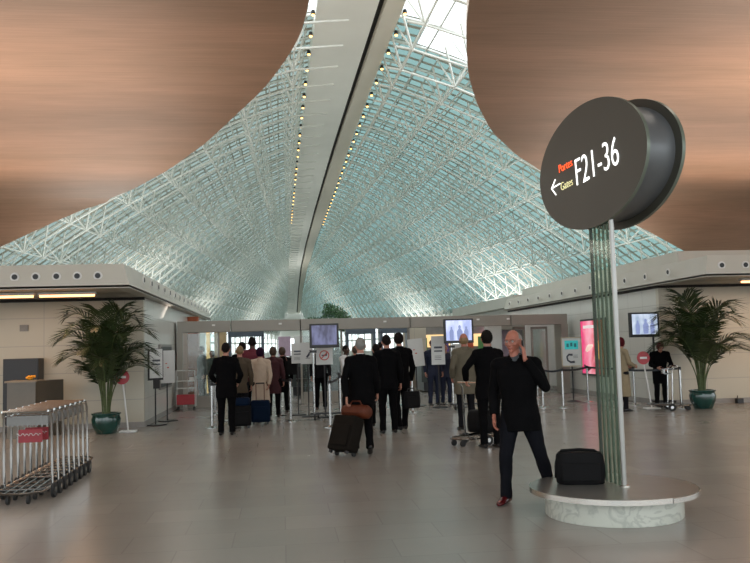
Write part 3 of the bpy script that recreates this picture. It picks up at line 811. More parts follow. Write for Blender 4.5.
MB().tube([(-.2, 0, .28), (-.17, 0, .315), (0, .0, .325), (.14, 0, .315), (.2, 0, .27)], (.014), 8).build('handle', M['bag'], bag, smooth=True)
MB().box((0, -.108, .12), (.36, .02, .17)).build('pocket', M['bag'], bag, bevel=.01)
MB().tube([(-.21, -.05, .29), (-.235, -.06, .2), (-.24, -.05, .06)], .01, 6).build('strap', M['bag'], bag, smooth=True)

# ------------------------------------------------------------------ barrier posts with belts
PST = None
def post(x, y, label, to=None, group=None, h=.96):
    global PST
    if PST is None:
        PST = empty('barrier_post', (0, 0, 0))
        MB().lathe([(.16, 0), (.16, .008), (.10, .022), (.035, .035), (.03, .05)], n=24).build('base', M['chrome'], PST, smooth=True)
        MB().tube([(0, 0, .04), (0, 0, .9)], .03, 12).build('tube', M['chrome'], PST, smooth=True)
        MB().tube([(0, 0, .9), (0, 0, .97)], .036, 12).build('belt_head', M['black'], PST, smooth=True)
        o = PST
    else: o = copy_tree(PST)
    strip_parts(o, ('belt',))
    o.location = (x, y, 0); tag(o, label, 'barrier post', group)
    if to:
        d = V(to[0] - x, to[1] - y, 0); L = d.length
        mb = MB(); mb.M = Matrix.Rotation(math.atan2(d.y, d.x), 4, 'Z'); n = 8
        for zz in (0,):
            up = [mb.vert((.04 + (L - .08) * k / n, .001, .955 - .03 * math.sin(PI * k / n))) for k in range(n + 1)]
            lo = [mb.vert((.04 + (L - .08) * k / n, .001, .905 - .03 * math.sin(PI * k / n))) for k in range(n + 1)]
            u2 = [mb.vert((.04 + (L - .08) * k / n, -.001, .955 - .03 * math.sin(PI * k / n))) for k in range(n + 1)]
            l2 = [mb.vert((.04 + (L - .08) * k / n, -.001, .905 - .03 * math.sin(PI * k / n))) for k in range(n + 1)]
            for k in range(n):
                mb.face([lo[k], lo[k + 1], up[k + 1], up[k]]); mb.face([l2[k], u2[k], u2[k + 1], l2[k + 1]])
                mb.face([up[k], up[k + 1], u2[k + 1], u2[k]]); mb.face([lo[k], l2[k], l2[k + 1], lo[k + 1]])
        mb.build('belt', M['belt'], o)
    return o
G1 = 'barrier posts left of the queue'
post(-1.52, 18.3, 'nearest chrome barrier post left of the black coated man in the queue', (-1.42, 20.0), G1)
post(-1.42, 20.0, 'second chrome barrier post left of the queue, just behind the nearest', (-1.75, 22.2), G1)
post(-1.75, 22.2, 'third chrome barrier post left of the queue, before the gate', (-1.95, 24.2), G1)
post(-1.95, 24.2, 'chrome barrier post standing at the gate left of the queue', None, G1)
G2 = 'barrier posts right of the queue'
post(.17, 19.2, 'nearest chrome barrier post right of the woman in the cream coat', (-.07, 20.8), G2)
post(-.07, 20.8, 'second chrome barrier post right of the cream coated woman', (.06, 22.5), G2)
post(.06, 22.5, 'third chrome barrier post right of the cream coated woman, near the gate', (-.1, 24.1), G2)
post(-.1, 24.1, 'farthest chrome barrier post right of the queue, at the gate', None, G2)
G3 = 'barrier posts round the left television'
post(.97, 17.4, 'chrome barrier post under the right edge of the left television, beside the suitcase', (1.38, 20.3), G3)
post(1.38, 20.3, 'chrome barrier post between the white shirted person and the grey-haired man', (1.5, 22.3), G3)
post(1.5, 22.3, 'farther chrome barrier post behind the white shirted person', None, G3)
G4 = 'barrier posts between the two televisions'
post(3.17, 20.4, 'nearest chrome barrier post right of the briefcase man, before the tilted notice', (3.3, 23.0), G4)
post(3.3, 23.0, 'farther chrome barrier post below the tilted notice', None, G4)
post(2.75, 22.3, 'chrome barrier post just right of the briefcase, behind the pair', (3.17, 20.4), G4)
G5 = 'barrier posts on the right of the hall'
post(6.9, 20.1, 'nearer chrome barrier post right of the man on the phone', (8.15, 21.7), G5)
post(6.48, 20.4, 'leftmost chrome barrier post beside the man on the phone', (6.9, 20.1), G5)
post(7.35, 23.6, 'chrome barrier post at the right gate door leaves', (6.48, 20.4), G5)
post(8.15, 21.7, 'chrome barrier post before the pink advertising poster', (8.75, 20.1), G5)
post(8.75, 20.1, 'chrome barrier post hidden behind the gate sign column', (7.9, 19.2), G5)
post(7.9, 19.2, 'chrome barrier post behind the person in the beige raincoat', (9.3, 18.75), G5)
post(9.3, 18.75, 'chrome barrier post left of the right palm pot', None, G5)

# ------------------------------------------------------------------ televisions on wheeled stands
def tv(x, y, zc, w, h, scr, label, rzv=0., off=-.28, bar=.95, pole='chrome'):
    e = empty('television_stand', (x, y, 0), rzv)
    MB().tube([(off, .08, .1), (off, .08, zc)], .025, 12).build('pole', M[pole], e, smooth=True)
    b = MB(); b.box((off + bar / 2 - .1, .08, .13), (bar, .06, .04)); b.box((off, .06, .13), (.06, .5, .04)); b.box((off + bar - .12, .08, .13), (.05, .4, .04))
    b.build('base_bar', M['black'], e)
    for (cx, cy) in ((off, -.17), (off + .1, .28), (off + bar - .12, -.1), (off + bar - .12, .26)):
        c = MB().tube([(cx - .02, cy, .055), (cx + .02, cy, .055)], .055, 14).build('castor', M['rubber'], e, smooth=True)
    t_ = MB().box((0, 0, zc), (w, .12, h)).build('casing', M['black'], e, bevel=.012)
    s_ = MB().box((0, -.062, zc + .015), (w - .1, .01, h - .11)).build('screen', M[scr], e)
    if scr != 'screen1':
        q = MB()
        for fx, fs in ((-.2, .75), (.02, 1.), (.2, .8)):
            q.ball((fx * w / .8, -.068, zc + .10 * fs), (.035 * fs, .002, .045 * fs), 12, 8)
            q.tube([(fx * w / .8, -.068, zc + .06 * fs), (fx * w / .8, -.068, zc - .02), (fx * w / .8, -.068, zc - h * .5 + .08)], [(.03, .002), (.075 * fs, .002), (.06 * fs, .002)], 10, side=(1, 0, 0))
        q.build('picture_figures', mat('screen_figures', (.03, .05, .12), .4, emit=(.2, .24, .42), estr=1.), s_)
    if pole != 'black': MB().box((off, .05, zc - h / 2 - .08), (.16, .06, .06)).build('bracket', M['black'], e)
    return tag(e, label, 'television')
tv(.98, 19.4, 1.93, .68, .56, 'screen1', 'television with a dim violet screen on a wheeled stand left of the grey-haired man', off=-.26)
tv(4.47, 20.8, 1.98, .76, .62, 'screen2', 'middle television with a bright blue-white picture on a wheeled stand before the gate', off=-.18)
tv(8.75, 19.35, 1.99, .74, .6, 'screen3', 'television with a grey-blue picture on a black pole beside the right palm', off=.26, bar=.5, pole='black')

# ------------------------------------------------------------------ notices on stands
def notice(x, y, zc, w, h, label, kind='text', tilt=0., rzv=0., pole='black', base=True, back=None):
    e = empty('notice_stand', (x, y, 0), rzv)
    MB().tube([(0, .03, .02), (0, .03, zc)], .016, 8).build('pole', M[pole], e)
    MB().box((0, 0, .012), (.36, .3, .024)).build('base', M['black'] if pole == 'black' else M['brushed'], e, bevel=.006)
    bd = MB(); bd.M = Matrix.Translation((0, 0, zc)) @ Matrix.Rotation(tilt, 4, 'Y'); bd.box((0, 0, 0), (w, .02, h)); bd.build('board', M[back or 'paper'], e)
    pr = MB(); pr.M = Matrix.Translation((0, -.012, zc)) @ Matrix.Rotation(tilt, 4, 'Y')
    if kind == 'text':
        pr.box((0, 0, h * .1), (w * .6, .004, h * .07)); pr.box((0, 0, -.02), (w * .6, .004, h * .05))
        for k in range(3): pr.box((-.01, 0, -h * .2 - k * h * .06), (w * .5, .004, h * .015))
        pr.build('print', M['ink'], e)
    elif kind == 'prohibition':
        n = 24; r = w * .27
        pr.tube([(r * math.cos(2 * PI * k / n), 0, r * math.sin(2 * PI * k / n)) for k in range(n + 1)], .012, 6)
        pr.tube([(-r * .7, 0, -r * .7), (r * .7, 0, r * .7)], .012, 6); pr.build('ring_symbol', M['ink_red'], e)
        q = MB(); q.M = pr.M; q.box((.0, .002, 0), (.13, .004, .03), 0); q.box((.05, .002, .04), (.03, .004, .06)); q.build('print', M['ink'], e)
    elif kind == 'figure':
        pr.tube([(-.03, 0, -.1), (.02, 0, -.04), (.05, 0, .03)], [.02, .025, .012], 8); pr.ball((.055, 0, .06), (.018, .006, .018), 8, 6)
        pr.box((.0, 0, -.12), (.12, .004, .012)); pr.build('print', M['ink'], e)
    elif kind == 'small':
        pr.box((0, 0, -.02), (.05, .004, .03)); pr.box((-.05, 0, .08), (.05, .004, .02)); pr.build('print', M['ink_red'], e)
    return tag(e, label, 'notice')
notice(.62, 20.3, 1.53, .34, .52, 'white notice with a small dark figure on a stand left of the left television', 'figure')
notice(.38, 20.9, 1.53, .3, .5, 'white notice partly behind the figure notice left of the left television', 'text')
notice(1.0, 19.9, 1.47, .4, .44, 'white notice with a crossed red ring directly under the left television', 'prohibition')
notice(3.62, 22.4, 1.45, .42, .75, 'tilted white notice with small red print between the two televisions', 'small', tilt=-.08)
notice(4.08, 21.6, 1.5, .36, .75, 'tall white notice with dark print left of the middle television pole', 'text')
notice(4.62, 21.5, 1.38, .46, .55, 'white notice with a crossed red ring under the middle television', 'prohibition')
e = notice(-2.86, 19.45, 1.40, .34, .66, 'black framed white notice with dark print near the left side wall', 'text', rzv=.75)
MB().box((0, .02, 1.38), (.4, .03, .72)).build('frame', M['black'], e)
MB().box((-.0, -.01, .94), (.14, .05, .22)).build('leaflet_holder', M['black'], e)
e = notice(-2.74, 20.5, 1.3, .4, .78, 'grey notice with red print just behind the black framed notice at left', 'small', rzv=.75)
# white board with turquoise block and telephone symbol
e = empty('telephone_notice', (7.85, 22.0, 0), -.25)
MB().tube([(0, .03, .02), (0, .03, 1.0)], .018, 8).build('pole', M['black'], e)
MB().lathe([(.2, 0), (.2, .012), (.05, .05)], n=20).build('base', M['black'], e, smooth=True)
MB().box((0, 0, 1.35), (.5, .03, .74)).build('board', M['paper'], e)
fr = MB()
for s in (-1, 1): fr.box((s * .26, 0, 1.35), (.03, .05, .8)); fr.box((0, 0, 1.35 + s * .385), (.54, .05, .03))
fr.build('frame', mat('beige_frame', (.45, .4, .28), .4), e)
MB().box((.0, -.02, 1.54), (.36, .005, .24)).build('turquoise_block', M['ink_teal'], e)
q = MB()
for k in range(3): q.box((-.1 + k * .1, -.024, 1.53 + .02 * (k % 2)), (.06, .004, .1))
q.build('block_print', mat('dark_teal', (.01, .16, .18), .5), e)
MB().tube([(.02, -.02, 1.27), (-.08, -.02, 1.28), (-.13, -.02, 1.22), (-.11, -.02, 1.12), (-.03, -.02, 1.07), (.07, -.02, 1.08)], [.03, .026, .022, .022, .026, .03], 8).build('telephone_symbol', M['ink'], e, smooth=True)
q = MB()
for k in range(3): q.box((.1, -.02, 1.26 - k * .035), (.12, .004, .008))
q.build('print', M['ink'], e)
tag(e, 'framed white notice with a turquoise block and a black telephone symbol left of the poster', 'notice')

# round no-entry signs
def noentry(x, y, z, lean, label):
    e = empty('no_entry_sign', (x, y, 0))
    MB().box((lean, 0, .012), (.34, .26, .024)).build('base', M['white'], e, bevel=.006)
    MB().tube([(lean, 0, .02), (0, 0, z)], .018, 8).build('pole', M['white'], e)
    MB().tube([(0, -.02, z), (0, -.035, z)], .155, 32).build('disc', M['red'], e)
    MB().box((0, -.038, z), (.17, .006, .05)).build('bar', M['white'], e)
    return tag(e, label, 'sign')
noentry(-3.38, 18.2, 1.15, .12, 'red round no-entry sign on a white stand beside the left palm')
noentry(8.5, 18.95, 1.2, .16, 'red round no-entry sign between the beige raincoat and the trolley on the right')

# ------------------------------------------------------------------ luggage trolleys
def make_trolley(label, red=False, group=None, scale=1.):
    e = empty('luggage_trolley', (0, 0, 0)); c = M['chrome']
    for s in (-1, 1):
        MB().tube([(s * .27, .02, .13), (s * .27, 0, .5), (s * .265, -.02, .92), (s * .26, -.07, 1.0), (s * .25, -.12, 1.01)], .016, 8).build('upright', c, e, smooth=True)
    MB().tube([(-.25, -.12, 1.01), (.25, -.12, 1.01)], .018, 8).build('handle_bar', c, e, smooth=True)
    f = MB()
    f.tube([(-.27, .02, .13), (-.25, -.30, .12), (-.12, -.42, .12), (.12, -.42, .12), (.25, -.30, .12), (.27, .02, .13), (.24, .45, .15), (.16, .55, .16), (-.16, .55, .16), (-.24, .45, .15), (-.27, .02, .13)], .015, 6)
    for x in (-.14, -.05, .05, .14): f.tube([(x, -.40, .125), (x, .53, .16)], .008, 5)
    for y in (-.2, .02, .25): f.tube([(-.26, y, .135), (.26, y, .135)], .010, 5)
    f.build('load_frame', M['chrome_dark'], e, smooth=True)
    b = MB()
    for z in (.84, .95): b.tube([(-.26, -.02, z), (-.22, .14, z), (.22, .14, z), (.26, -.02, z)], .007, 5)
    for k in range(9): x = -.22 + k * .055; b.tube([(x, .14, .84), (x, .14, .95)], .005, 4); b.tube([(x, .14, .84), (x, -.02, .84)], .005, 4)
    b.build('basket', c, e, smooth=True)
    MB().box((0, -.03, .895), (.46, .012, .10)).build('front_plate', M['grey'], e)
    p = MB().box((.03, -.015, .72), (.27, .015, .15)).build('sign_panel', M['red_dull'], e, bevel=.004)
    t_ = MB(); pts = []
    for k in range(19): pts.append((-.12 + k * .015, -.026, .735 + .014 * math.sin(k * 1.9) + (.014 if k % 5 == 0 else 0)))
    t_.tube(pts, .004, 4); t_.build('script', M['paper'], p)
    for s in (-1, 1):
        w = MB().tube([(s * .285 - .018, 0.03, .085), (s * .285 + .018, .03, .085)], .085, 18).build('wheel', M['rubber'], e, smooth=True)
        MB().tube([(s * .285 - .021, .03, .085), (s * .285 + .021, .03, .085)], .035, 12).build('hub', c, w, smooth=True)
        MB().tube([(s * .11 - .014, -.36, .05), (s * .11 + .014, -.36, .05)], .05, 14).build('castor', M['rubber'], e, smooth=True)
    return tag(e, label, 'trolley', group)
GT = 'nested luggage trolleys at the left'
words = ['nearest', 'second', 'third', 'fourth', 'fifth', 'sixth', 'seventh', 'farthest']
t0 = make_trolley('x')

for k in range(8):
    t = t0 if k == 0 else copy_tree(t0)
    if k > 1: strip_parts(t, ('sign_panel',))
    place(t, (-2.965 - .006 * k, 10.2 + .28 * k, 0), .0)
    tag(t, '%s chrome luggage trolley of the nested row at the left, counted from the camera' % words[k].replace('farthest', 'farthest, eighth'), 'trolley', GT)
t = copy_tree(t0); place(t, (3.13, 13.55, 0), math.radians(-62)); tag(t, 'chrome luggage trolley pushed by the dark suited man behind the phone caller', 'trolley')
del t['group']; strip_parts(t, ('sign_panel', 'front_plate', 'basket'))
t = copy_tree(t0); place(t, (8.85, 18.35, 0), math.radians(75)); tag(t, 'chrome luggage trolley in front of the red-haired person in black', 'trolley')
del t['group']; strip_parts(t, ('sign_panel', 'front_plate'))
# red shelved service cart by the gate
e = empty('service_cart', (-2.72, 24.15, 0))
for s in (-1, 1):
    for y in (-.16, .16): MB().tube([(s * .26, y, .1), (s * .26, y, 1.12 if y < 0 else .95)], .014, 6).build('upright', M['paper'], e)
for z in (.62, .82): MB().box((0, 0, z), (.52, .34, .02)).build('shelf', M['paper'], e)
MB().box((0, 0, .3), (.50, .34, .28)).build('red_bin', M['red'], e, bevel=.01)
MB().box((.16, -.05, .88), (.12, .1, .09)).build('white_box', M['white'], e)
MB().tube([(-.26, -.16, 1.12), (.26, -.16, 1.12)], .014, 6).build('handle_bar', M['paper'], e)
for s in (-1, 1):
    for y in (-.14, .14): MB().tube([(s * .22 - .015, y, .05), (s * .22 + .015, y, .05)], .05, 12).build('castor', M['rubber'], e, smooth=True)
tag(e, 'small service cart with a red bin and pale shelves by the left gate jamb', 'cart')

# ------------------------------------------------------------------ palms and the tree
def palm(x, y, h, wd, label, seed, n=17, fpot=.29, ymax=1.15):
    r = random.Random(seed); e = empty('potted_palm', (x, y, 0))
    p = MB().lathe([(.19, 0), (.21, .01), (.28, .18), (fpot + .01, .30), (.275, .38), (.3, .40), (.3, .43), (.26, .43), (.25, .38)], n=32).build('pot', M['pot'], e, smooth=True, sharp=60)
    MB().lathe([(.255, .36), (.2, .385), (.0, .39)], n=24).build('soil', M['soil'], e)
    for k in range(n):
        az = 2 * PI * k / n * 1.0 + r.uniform(-.25, .25) + (k % 3) * 2.1
        lev = k / (n - 1.)
        H_ = h * (.52 + .42 * lev) * r.uniform(.93, 1.04); out = wd * (.95 - .35 * lev) * r.uniform(.75, 1.05)
        b0 = V(.07 * math.cos(az), .07 * math.sin(az), .37)
        d = V(math.cos(az), math.sin(az), 0)
        pts = []
        N = 26
        for i in range(N + 1):
            t_ = i / N
            o_ = out * (t_ ** 1.9); z = .37 + (H_ - .37) * (1 - (1 - t_) ** 1.7) - (H_ * .22) * max(0, t_ - .62) ** 1.5 * 3.2 * (1.2 - lev * .5)
            pts.append(b0 + d * o_ + V(0, 0, z - .37))
        fr_ = empty('x', (0, 0, 0)); bpy.data.objects.remove(fr_)
        mb = MB(); mb.k = 0
        mb.tube(pts, [.014 * (1 - .8 * i / N) + .002 for i in range(N + 1)], 5)
        mb.k = 1
        for i in range(int(N * .36), N + 1):
            t_ = i / N
            for half in (0, .5):
                if i == N and half: continue
                pp = pts[i].lerp(pts[min(i + 1, N)], half)
                tg = (pts[min(i + 1, N)] - pts[i - 1]).normalized()
                sd = tg.cross(V(0, 0, 1));
                if sd.length < .1: sd = V(-d.y, d.x, 0)
                sd.normalize(); upv = sd.cross(tg)
                s_ = (t_ - .36) / .64
                L = (.48 * math.sin(PI * (.18 + .74 * s_)) + .06) * wd * r.uniform(.85, 1.1)
                for sg in (-1, 1):
                    dr_ = (sd * sg * (1.0 - .35 * s_) + tg * (.55 + .7 * s_) + upv * .18).normalized()
                    w_ = .021
                    q0 = pp; q1 = pp + dr_ * L * .5 + V(0, 0, -.02 * L); q2 = pp + dr_ * L + V(0, 0, -.26 * L * r.uniform(.5, 1.3))
                    a = mb.vert(q0 - tg * w_ * .5); b = mb.vert(q0 + tg * w_ * .5)
                    c_ = mb.vert(q1 + tg * w_ + upv * .004); d_ = mb.vert(q1 - tg * w_ + upv * .004); f_ = mb.vert(q2)
                    mb.face([a, b, c_, d_]); mb.face([d_, c_, f_])
        mb.v = [V(q.x, min(q.y, ymax - .002 * (j % 17)), q.z) for j, q in enumerate(mb.v)]
        mb.build('frond', [M['stem'], M['leaf']], e, smooth=False)
    return tag(e, label, 'palm')
palm(-3.66, 17.95, 3.05, 1.15, 'tall potted palm in a dark green glazed pot before the left kiosk', 3, 20)
palm(9.70, 18.5, 3.0, 1.3, 'tall potted palm in a dark green glazed pot before the right kiosk', 11, 18, ymax=1.1)
def tree(x, y, label):
    r = random.Random(5); e = empty('indoor_tree', (x, y, 0))
    MB().lathe([(.4, 0), (.45, .5), (.42, .5), (.4, .45)], n=20).build('planter', M['grey'], e, smooth=True)
    MB().tube([(0, 0, .4), (.03, .02, 1.3), (0, 0, 2.4)], [.05, .04, .03], 8).build('trunk', M['bark'], e, smooth=True)
    mb = MB()
    for k in range(3600):
        while True:
            p = V(r.uniform(-1, 1), r.uniform(-1, 1), r.uniform(-1, 1))
            if .35 < p.length < 1 * (.78 + .22 * math.sin(5 * p.x + 3 * p.z)): break
        c = V(p.x * 1.15 + .1, p.y * 1.0, 2.78 + p.z * .78)
        if k % 4 == 0: c = V(p.x * .4 + .05, p.y * .35, 1.85 + p.z * .75)
        a = V(r.gauss(0, 1), r.gauss(0, 1), r.gauss(0, 1)).normalized(); b = a.orthogonal().normalized(); s_ = r.uniform(.04, .08)
        mb.face([mb.vert(c - a * s_), mb.vert(c - b * s_ * .4), mb.vert(c + a * s_), mb.vert(c + b * s_ * .4)])
    mb.build('foliage', M['leaf2'], e)
    return tag(e, label, 'tree')
tree(2.1, 35, 'round leafy green indoor tree rising above the gate beam behind the left television')

# ------------------------------------------------------------------ suitcases and bags
def suitcase(loc, rzv, tilt, d, m, label, handle=.38, cat='suitcase', hm='black', wheels=True):
    e = empty('wheeled_suitcase', loc); e.rotation_euler = (tilt, 0, rzv)
    MB().box((0, 0, d[2] / 2 + .05), d).build('body', M[m], e, bevel=.035)
    MB().box((0, -d[1] / 2 - .01, d[2] * .42 + .05), (d[0] * .8, .03, d[2] * .6)).build('front_pocket', M[m], e, bevel=.012)
    for s in (-1, 1):
        MB().tube([(s * .09, d[1] / 2 - .04, d[2]), (s * .09, d[1] / 2 - .04, d[2] + handle)], .009, 6).build('handle_rod', M['brushed'] if hm == 'black' else M[hm], e)
        if wheels: MB().tube([(s * (d[0] / 2 - .05) - .015, d[1] / 2 - .04, .04), (s * (d[0] / 2 - .05) + .015, d[1] / 2 - .04, .04)], .04, 14).build('wheel', M['rubber'], e, smooth=True)
        if wheels: MB().box((s * (d[0] / 2 - .06), -d[1] / 2 + .05, .03), (.04, .04, .05)).build('foot', M['black'], e)
    MB().tube([(-.10, d[1] / 2 - .04, d[2] + handle), (.10, d[1] / 2 - .04, d[2] + handle)], .016, 8).build('grip', M['black'], e, smooth=True)
    return tag(e, label, cat)

# ------------------------------------------------------------------ people
def lerp(a, b, t): return a + (b - a) * t
def head_shape(mb, C, yaw, pitch, s=1., face=True):
    mb.M = Matrix.Translation(C) @ Matrix.Rotation(yaw, 4, 'Z') @ Matrix.Rotation(pitch, 4, 'X') @ Matrix.Scale(s, 4)
    def fn(p, d):
        x, y, z = p
        if d.z < 0:
            t = -d.z; x *= 1 - .30 * t ** 1.6; 
            if d.y > 0: y *= 1 - .45 * t
            else: y *= 1 - .08 * t
        if d.y < 0:
            ex = abs(abs(p.x) - .032); ez = abs(p.z - .012)
            if ex < .022 and ez < .018: y += .010
            y += .012 * max(0, 1 - abs(p.x) / .08) * 0
            y *= .96
        return V(x, y, z)
    mb.ball((0, 0, 0), (.076, .098, .120), 40, 28, fn)
    # nose, brow, chin, lips, ears
    mb.tube([(0, -.088, .022), (0, -.102, -.004), (0, -.110, -.022), (0, -.092, -.034)], [(.008, .008), (.011, .010), (.016, .012), (.012, .008)], 10, side=(1, 0, 0), round_ends=True)
    mb.tube([(-.05, -.072, .032), (-.02, -.09, .036), (.02, -.09, .036), (.05, -.072, .032)], .009, 8, round_ends=True)
    mb.ball((0, -.078, -.090), (.024, .018, .018), 12, 8)
    mb.ball((0, -.088, -.054), (.024, .012, .014), 12, 8)
    for sg in (-1, 1):
        mb.ball((sg * .045, -.070, -.018), (.02, .016, .018), 10, 8)
        mb.ball((sg * .082, .010, -.006), (.012, .020, .034), 12, 10)
    mb.M = Matrix()
def hand_shape(mb, wrist, dirn, palm_n, side, curl=.35, s=1.):
    """palm and five bent fingers; dirn = wrist to knuckles, palm_n = out of the palm, thumb leaves on 'side'"""
    d = Vector(dirn).normalized(); pn = Vector(palm_n); pn = (pn - d * pn.dot(d)).normalized(); w = d.cross(pn) * side
    W = Vector(wrist)
    mb.tube([W - d * .03 * s, W + d * .02 * s, W + d * .055 * s, W + d * .092 * s], [(.026 * s, .019 * s), (.032 * s, .018 * s), (.041 * s, .017 * s), (.038 * s, .014 * s)], 14, side=w, round_ends=True)
    for k, (off, L) in enumerate(((.030, .070), (.010, .080), (-.010, .074), (-.029, .058))):
        p = W + d * .085 * s + w * off * s; pts = [p - d * .02 * s, p]; ang = curl * (.8 + .12 * k)
        dd = d.copy()
        for j, f in enumerate((.45, .32, .23)):
            dd = (d * math.cos(ang * (j + 1)) + pn * math.sin(ang * (j + 1))).normalized()
            p = p + dd * L * f * s; pts.append(p)
        mb.tube(pts, [.0095 * s, .0098 * s, .0092 * s, .0085 * s, .0072 * s], 8, round_ends=True)
    p = W + d * .025 * s + w * .028 * s
    t1 = (d * .6 + w * .7 + pn * .35).normalized(); t2 = (d * .9 + w * .25 + pn * .45).normalized()
    mb.tube([p - t1 * .012 * s, p + t1 * .034 * s, p + t1 * .034 * s + t2 * .03 * s, p + t1 * .034 * s + t2 * .052 * s], [.015 * s, .0125 * s, .011 * s, .009 * s], 8, round_ends=True)

def person(label, loc, rz, H=1.75, pose=None, coat='cloth_black', hem=.80, trousers='cloth_char', shoes='shoe_black', skin='skin', hair='hair_dark', style='short',
           collar=None, look=(0, 0), girth=1., voxel=.009, face=True, flare=.0, skirt=False, curl=.6, glasses=False, group=None, cap=None, shoulder=.178):
    k = H / 1.78
    P = dict(pelvis=V(0, 0, .94), neck=V(0, .01, 1.49), head=V(0, -.015, 1.655),
             hipL=V(.095, 0, .90), hipR=V(-.095, 0, .90), kneeL=V(.10, -.02, .49), kneeR=V(-.10, -.02, .49), ankL=V(.11, .02, .085), ankR=V(-.11, .02, .085),
             shL=V(shoulder, .01, 1.42), shR=V(-shoulder, .01, 1.42), elL=V(.245, .04, 1.14), elR=V(-.245, .04, 1.14), wrL=V(.25, -.03, .88), wrR=V(-.25, -.03, .88),
             toeL=None, toeR=None, hdL=None, hdR=None, pnL=None, pnR=None)
    if pose:
        for a, b in pose.items(): P[a] = Vector(b)
    for s in 'LR':
        if P['toe' + s] is None: P['toe' + s] = P['ank' + s] + V(0, -.19, -.055)
    def hd(s): return P['hd' + s] if P['hd' + s] is not None else (P['wr' + s] - P['el' + s]).normalized()
    def pn(s): return P['pn' + s] if P['pn' + s] is not None else V(-1 if s == 'L' else 1, -.2, 0)
    hips = (P['hipL'] + P['hipR']) / 2
    ax = P['neck'] - P['pelvis']; sd = P['shL'] - P['shR']; hsd = P['hipL'] - P['hipR']
    sd.normalize(); hsd.normalize()
    def torso(mb, grow, zlo, sleeve=True, top=1.0):
        g = girth
        secs = [(-.20, .172, .118), (-.08, .175, .122), (.05, .165, .115), (.25, .155, .108), (.5, .170, .115), (.70, .183, .118), (.84, .180, .104), (.93, .128, .082), (.97, .088, .070), (1.0, .062, .058)]
        pts = []; rad = []
        for t, rx, ry in secs:
            if t > top: continue
            if t < 0: continue
            pts.append(P['pelvis'] + ax * t + V(0, -.012 if .4 < t < .8 else 0, 0)); gg = grow if t < .95 else grow * .4
            rad.append((rx * g + gg, ry * g + gg))
        if zlo is not None:
            p0 = P['pelvis']
            n = 5; lo = []
            for i in range(n):
                q = i / n; z = lerp(zlo, p0.z, q); sc = 1 + flare * (1 - q)
                sw = P['pelvis'].lerp((P['kneeL'] + P['kneeR']) / 2, (1 - q) * .5 * min(1, (p0.z - zlo) / .45))
                lo.append((V(sw.x, sw.y, z), ((.176 * g + grow) * sc, (.124 * g + grow) * sc)))
            pts = [a for a, _ in lo] + pts; rad = [b for _, b in lo] + rad
        mb.tube(pts, rad, 24, side=sd if zlo is None else (sd + hsd))
        for s in 'LR':
            a = P['sh' + s]; sg = 1 if s == 'L' else -1
            mb.tube([P['neck'] - V(0, 0, .03) , lerp(P['neck'], a, .55) + V(0, 0, -.012), a], [.05 + grow, .060 + grow, .062 + grow], 14, round_ends=True)
            mb.ball(a, .064 + grow, 14, 10)
    def arm(mb, s, grow, full=True):
        a, b, c = P['sh' + s], P['el' + s], P['wr' + s]
        mb.tube([a, a.lerp(b, .3), a.lerp(b, .7), b], [.056 + grow, .054 + grow, .046 + grow, .043 + grow], 14, round_ends=True)
        e = c if full else b.lerp(c, .93)
        mb.tube([b, b.lerp(e, .35), e], [.043 + grow, .043 + grow, (.028 if full else .033) + grow], 14, round_ends=full)
    def leg(mb, s, grow, cuff=None):
        a, b, c = P['hip' + s], P['knee' + s], P['ank' + s]
        end = c if cuff is None else c + (b - c).normalized() * cuff
        mb.tube([a + V(0, 0, .03), a.lerp(b, .3), a.lerp(b, .75), b], [.095 + grow, .090 + grow, .066 + grow, .058 + grow], 16, round_ends=True)
        calf = b.lerp(c, .3) + V(0, .015, 0)
        mb.tube([b, calf, b.lerp(c, .65), end], [.057 + grow, .060 + grow, .047 + grow, (.036 if cuff is None else .052) + grow], 16, round_ends=cuff is None)
    # body
    mb = MB()
    torso(mb, -.012, None)
    for s in 'LR':
        arm(mb, s, -.010); leg(mb, s, -.012)
        hand_shape(mb, P['wr' + s], hd(s), pn(s), (1 if s == 'R' else -1), curl, .98)
        f = P['toe' + s] - P['ank' + s]
        mb.tube([P['ank' + s] + V(0, 0, .03), P['ank' + s] + V(0, .01, -.03), P['ank' + s] + f * .5 + V(0, 0, -.012), P['ank' + s] + f * .9], [.034, (.027, .024), (.027, .014), (.022, .010)], 12, round_ends=True)
    mb.tube([P['pelvis'] - V(.09, 0, .05), P['pelvis'] - V(-.09, 0, .05)], .085, 12, round_ends=True)
    mb.tube([P['neck'] - V(0, 0, .05), P['neck'] + (P['head'] - P['neck']) * .5], [.062, .054], 16)
    head_shape(mb, P['head'], look[0], look[1], 1.0, face)
    mb.M = Matrix()
    root = mb.build('person', M[skin if skin in M else 'skin'])
    bake(root, voxel, 3)
    HM = Matrix.Translation(P['head']) @ Matrix.Rotation(look[0], 4, 'Z') @ Matrix.Rotation(look[1], 4, 'X')
    # jacket or coat with sleeves
    mb = MB(); torso(mb, .016, hem, top=.975)
    for s in 'LR': arm(mb, s, .012, False)
    bake(mb.build('coat' if hem < .7 else 'jacket', M[coat], root), voxel * 1.15, 2, .016)
    # collar of coat, and shirt collar
    mb = MB(); nk = P['neck']
    mb.tube([nk + V(0, .012, -.035), nk + V(0, .018, .0), nk + V(0, .016, .038)], [(.108, .094), (.086, .082), (.072, .074)], 20, side=sd)
    mb.build('collar', M[coat], root, smooth=True)
    if collar:
        mb = MB(); mb.tube([nk + V(0, .002, .0), nk + V(0, .004, .052)], [(.068, .070), (.061, .062)], 20, side=sd)
        mb.tube([nk + V(0, -.10, -.12), nk + V(0, -.078, -.05), nk + V(0, -.060, .0)], [(.004, .01), (.022, .014), (.034, .014)], 10, side=sd)
        mb.build('shirt', M[collar], root, smooth=True)
    # trousers or skirt
    mb = MB()
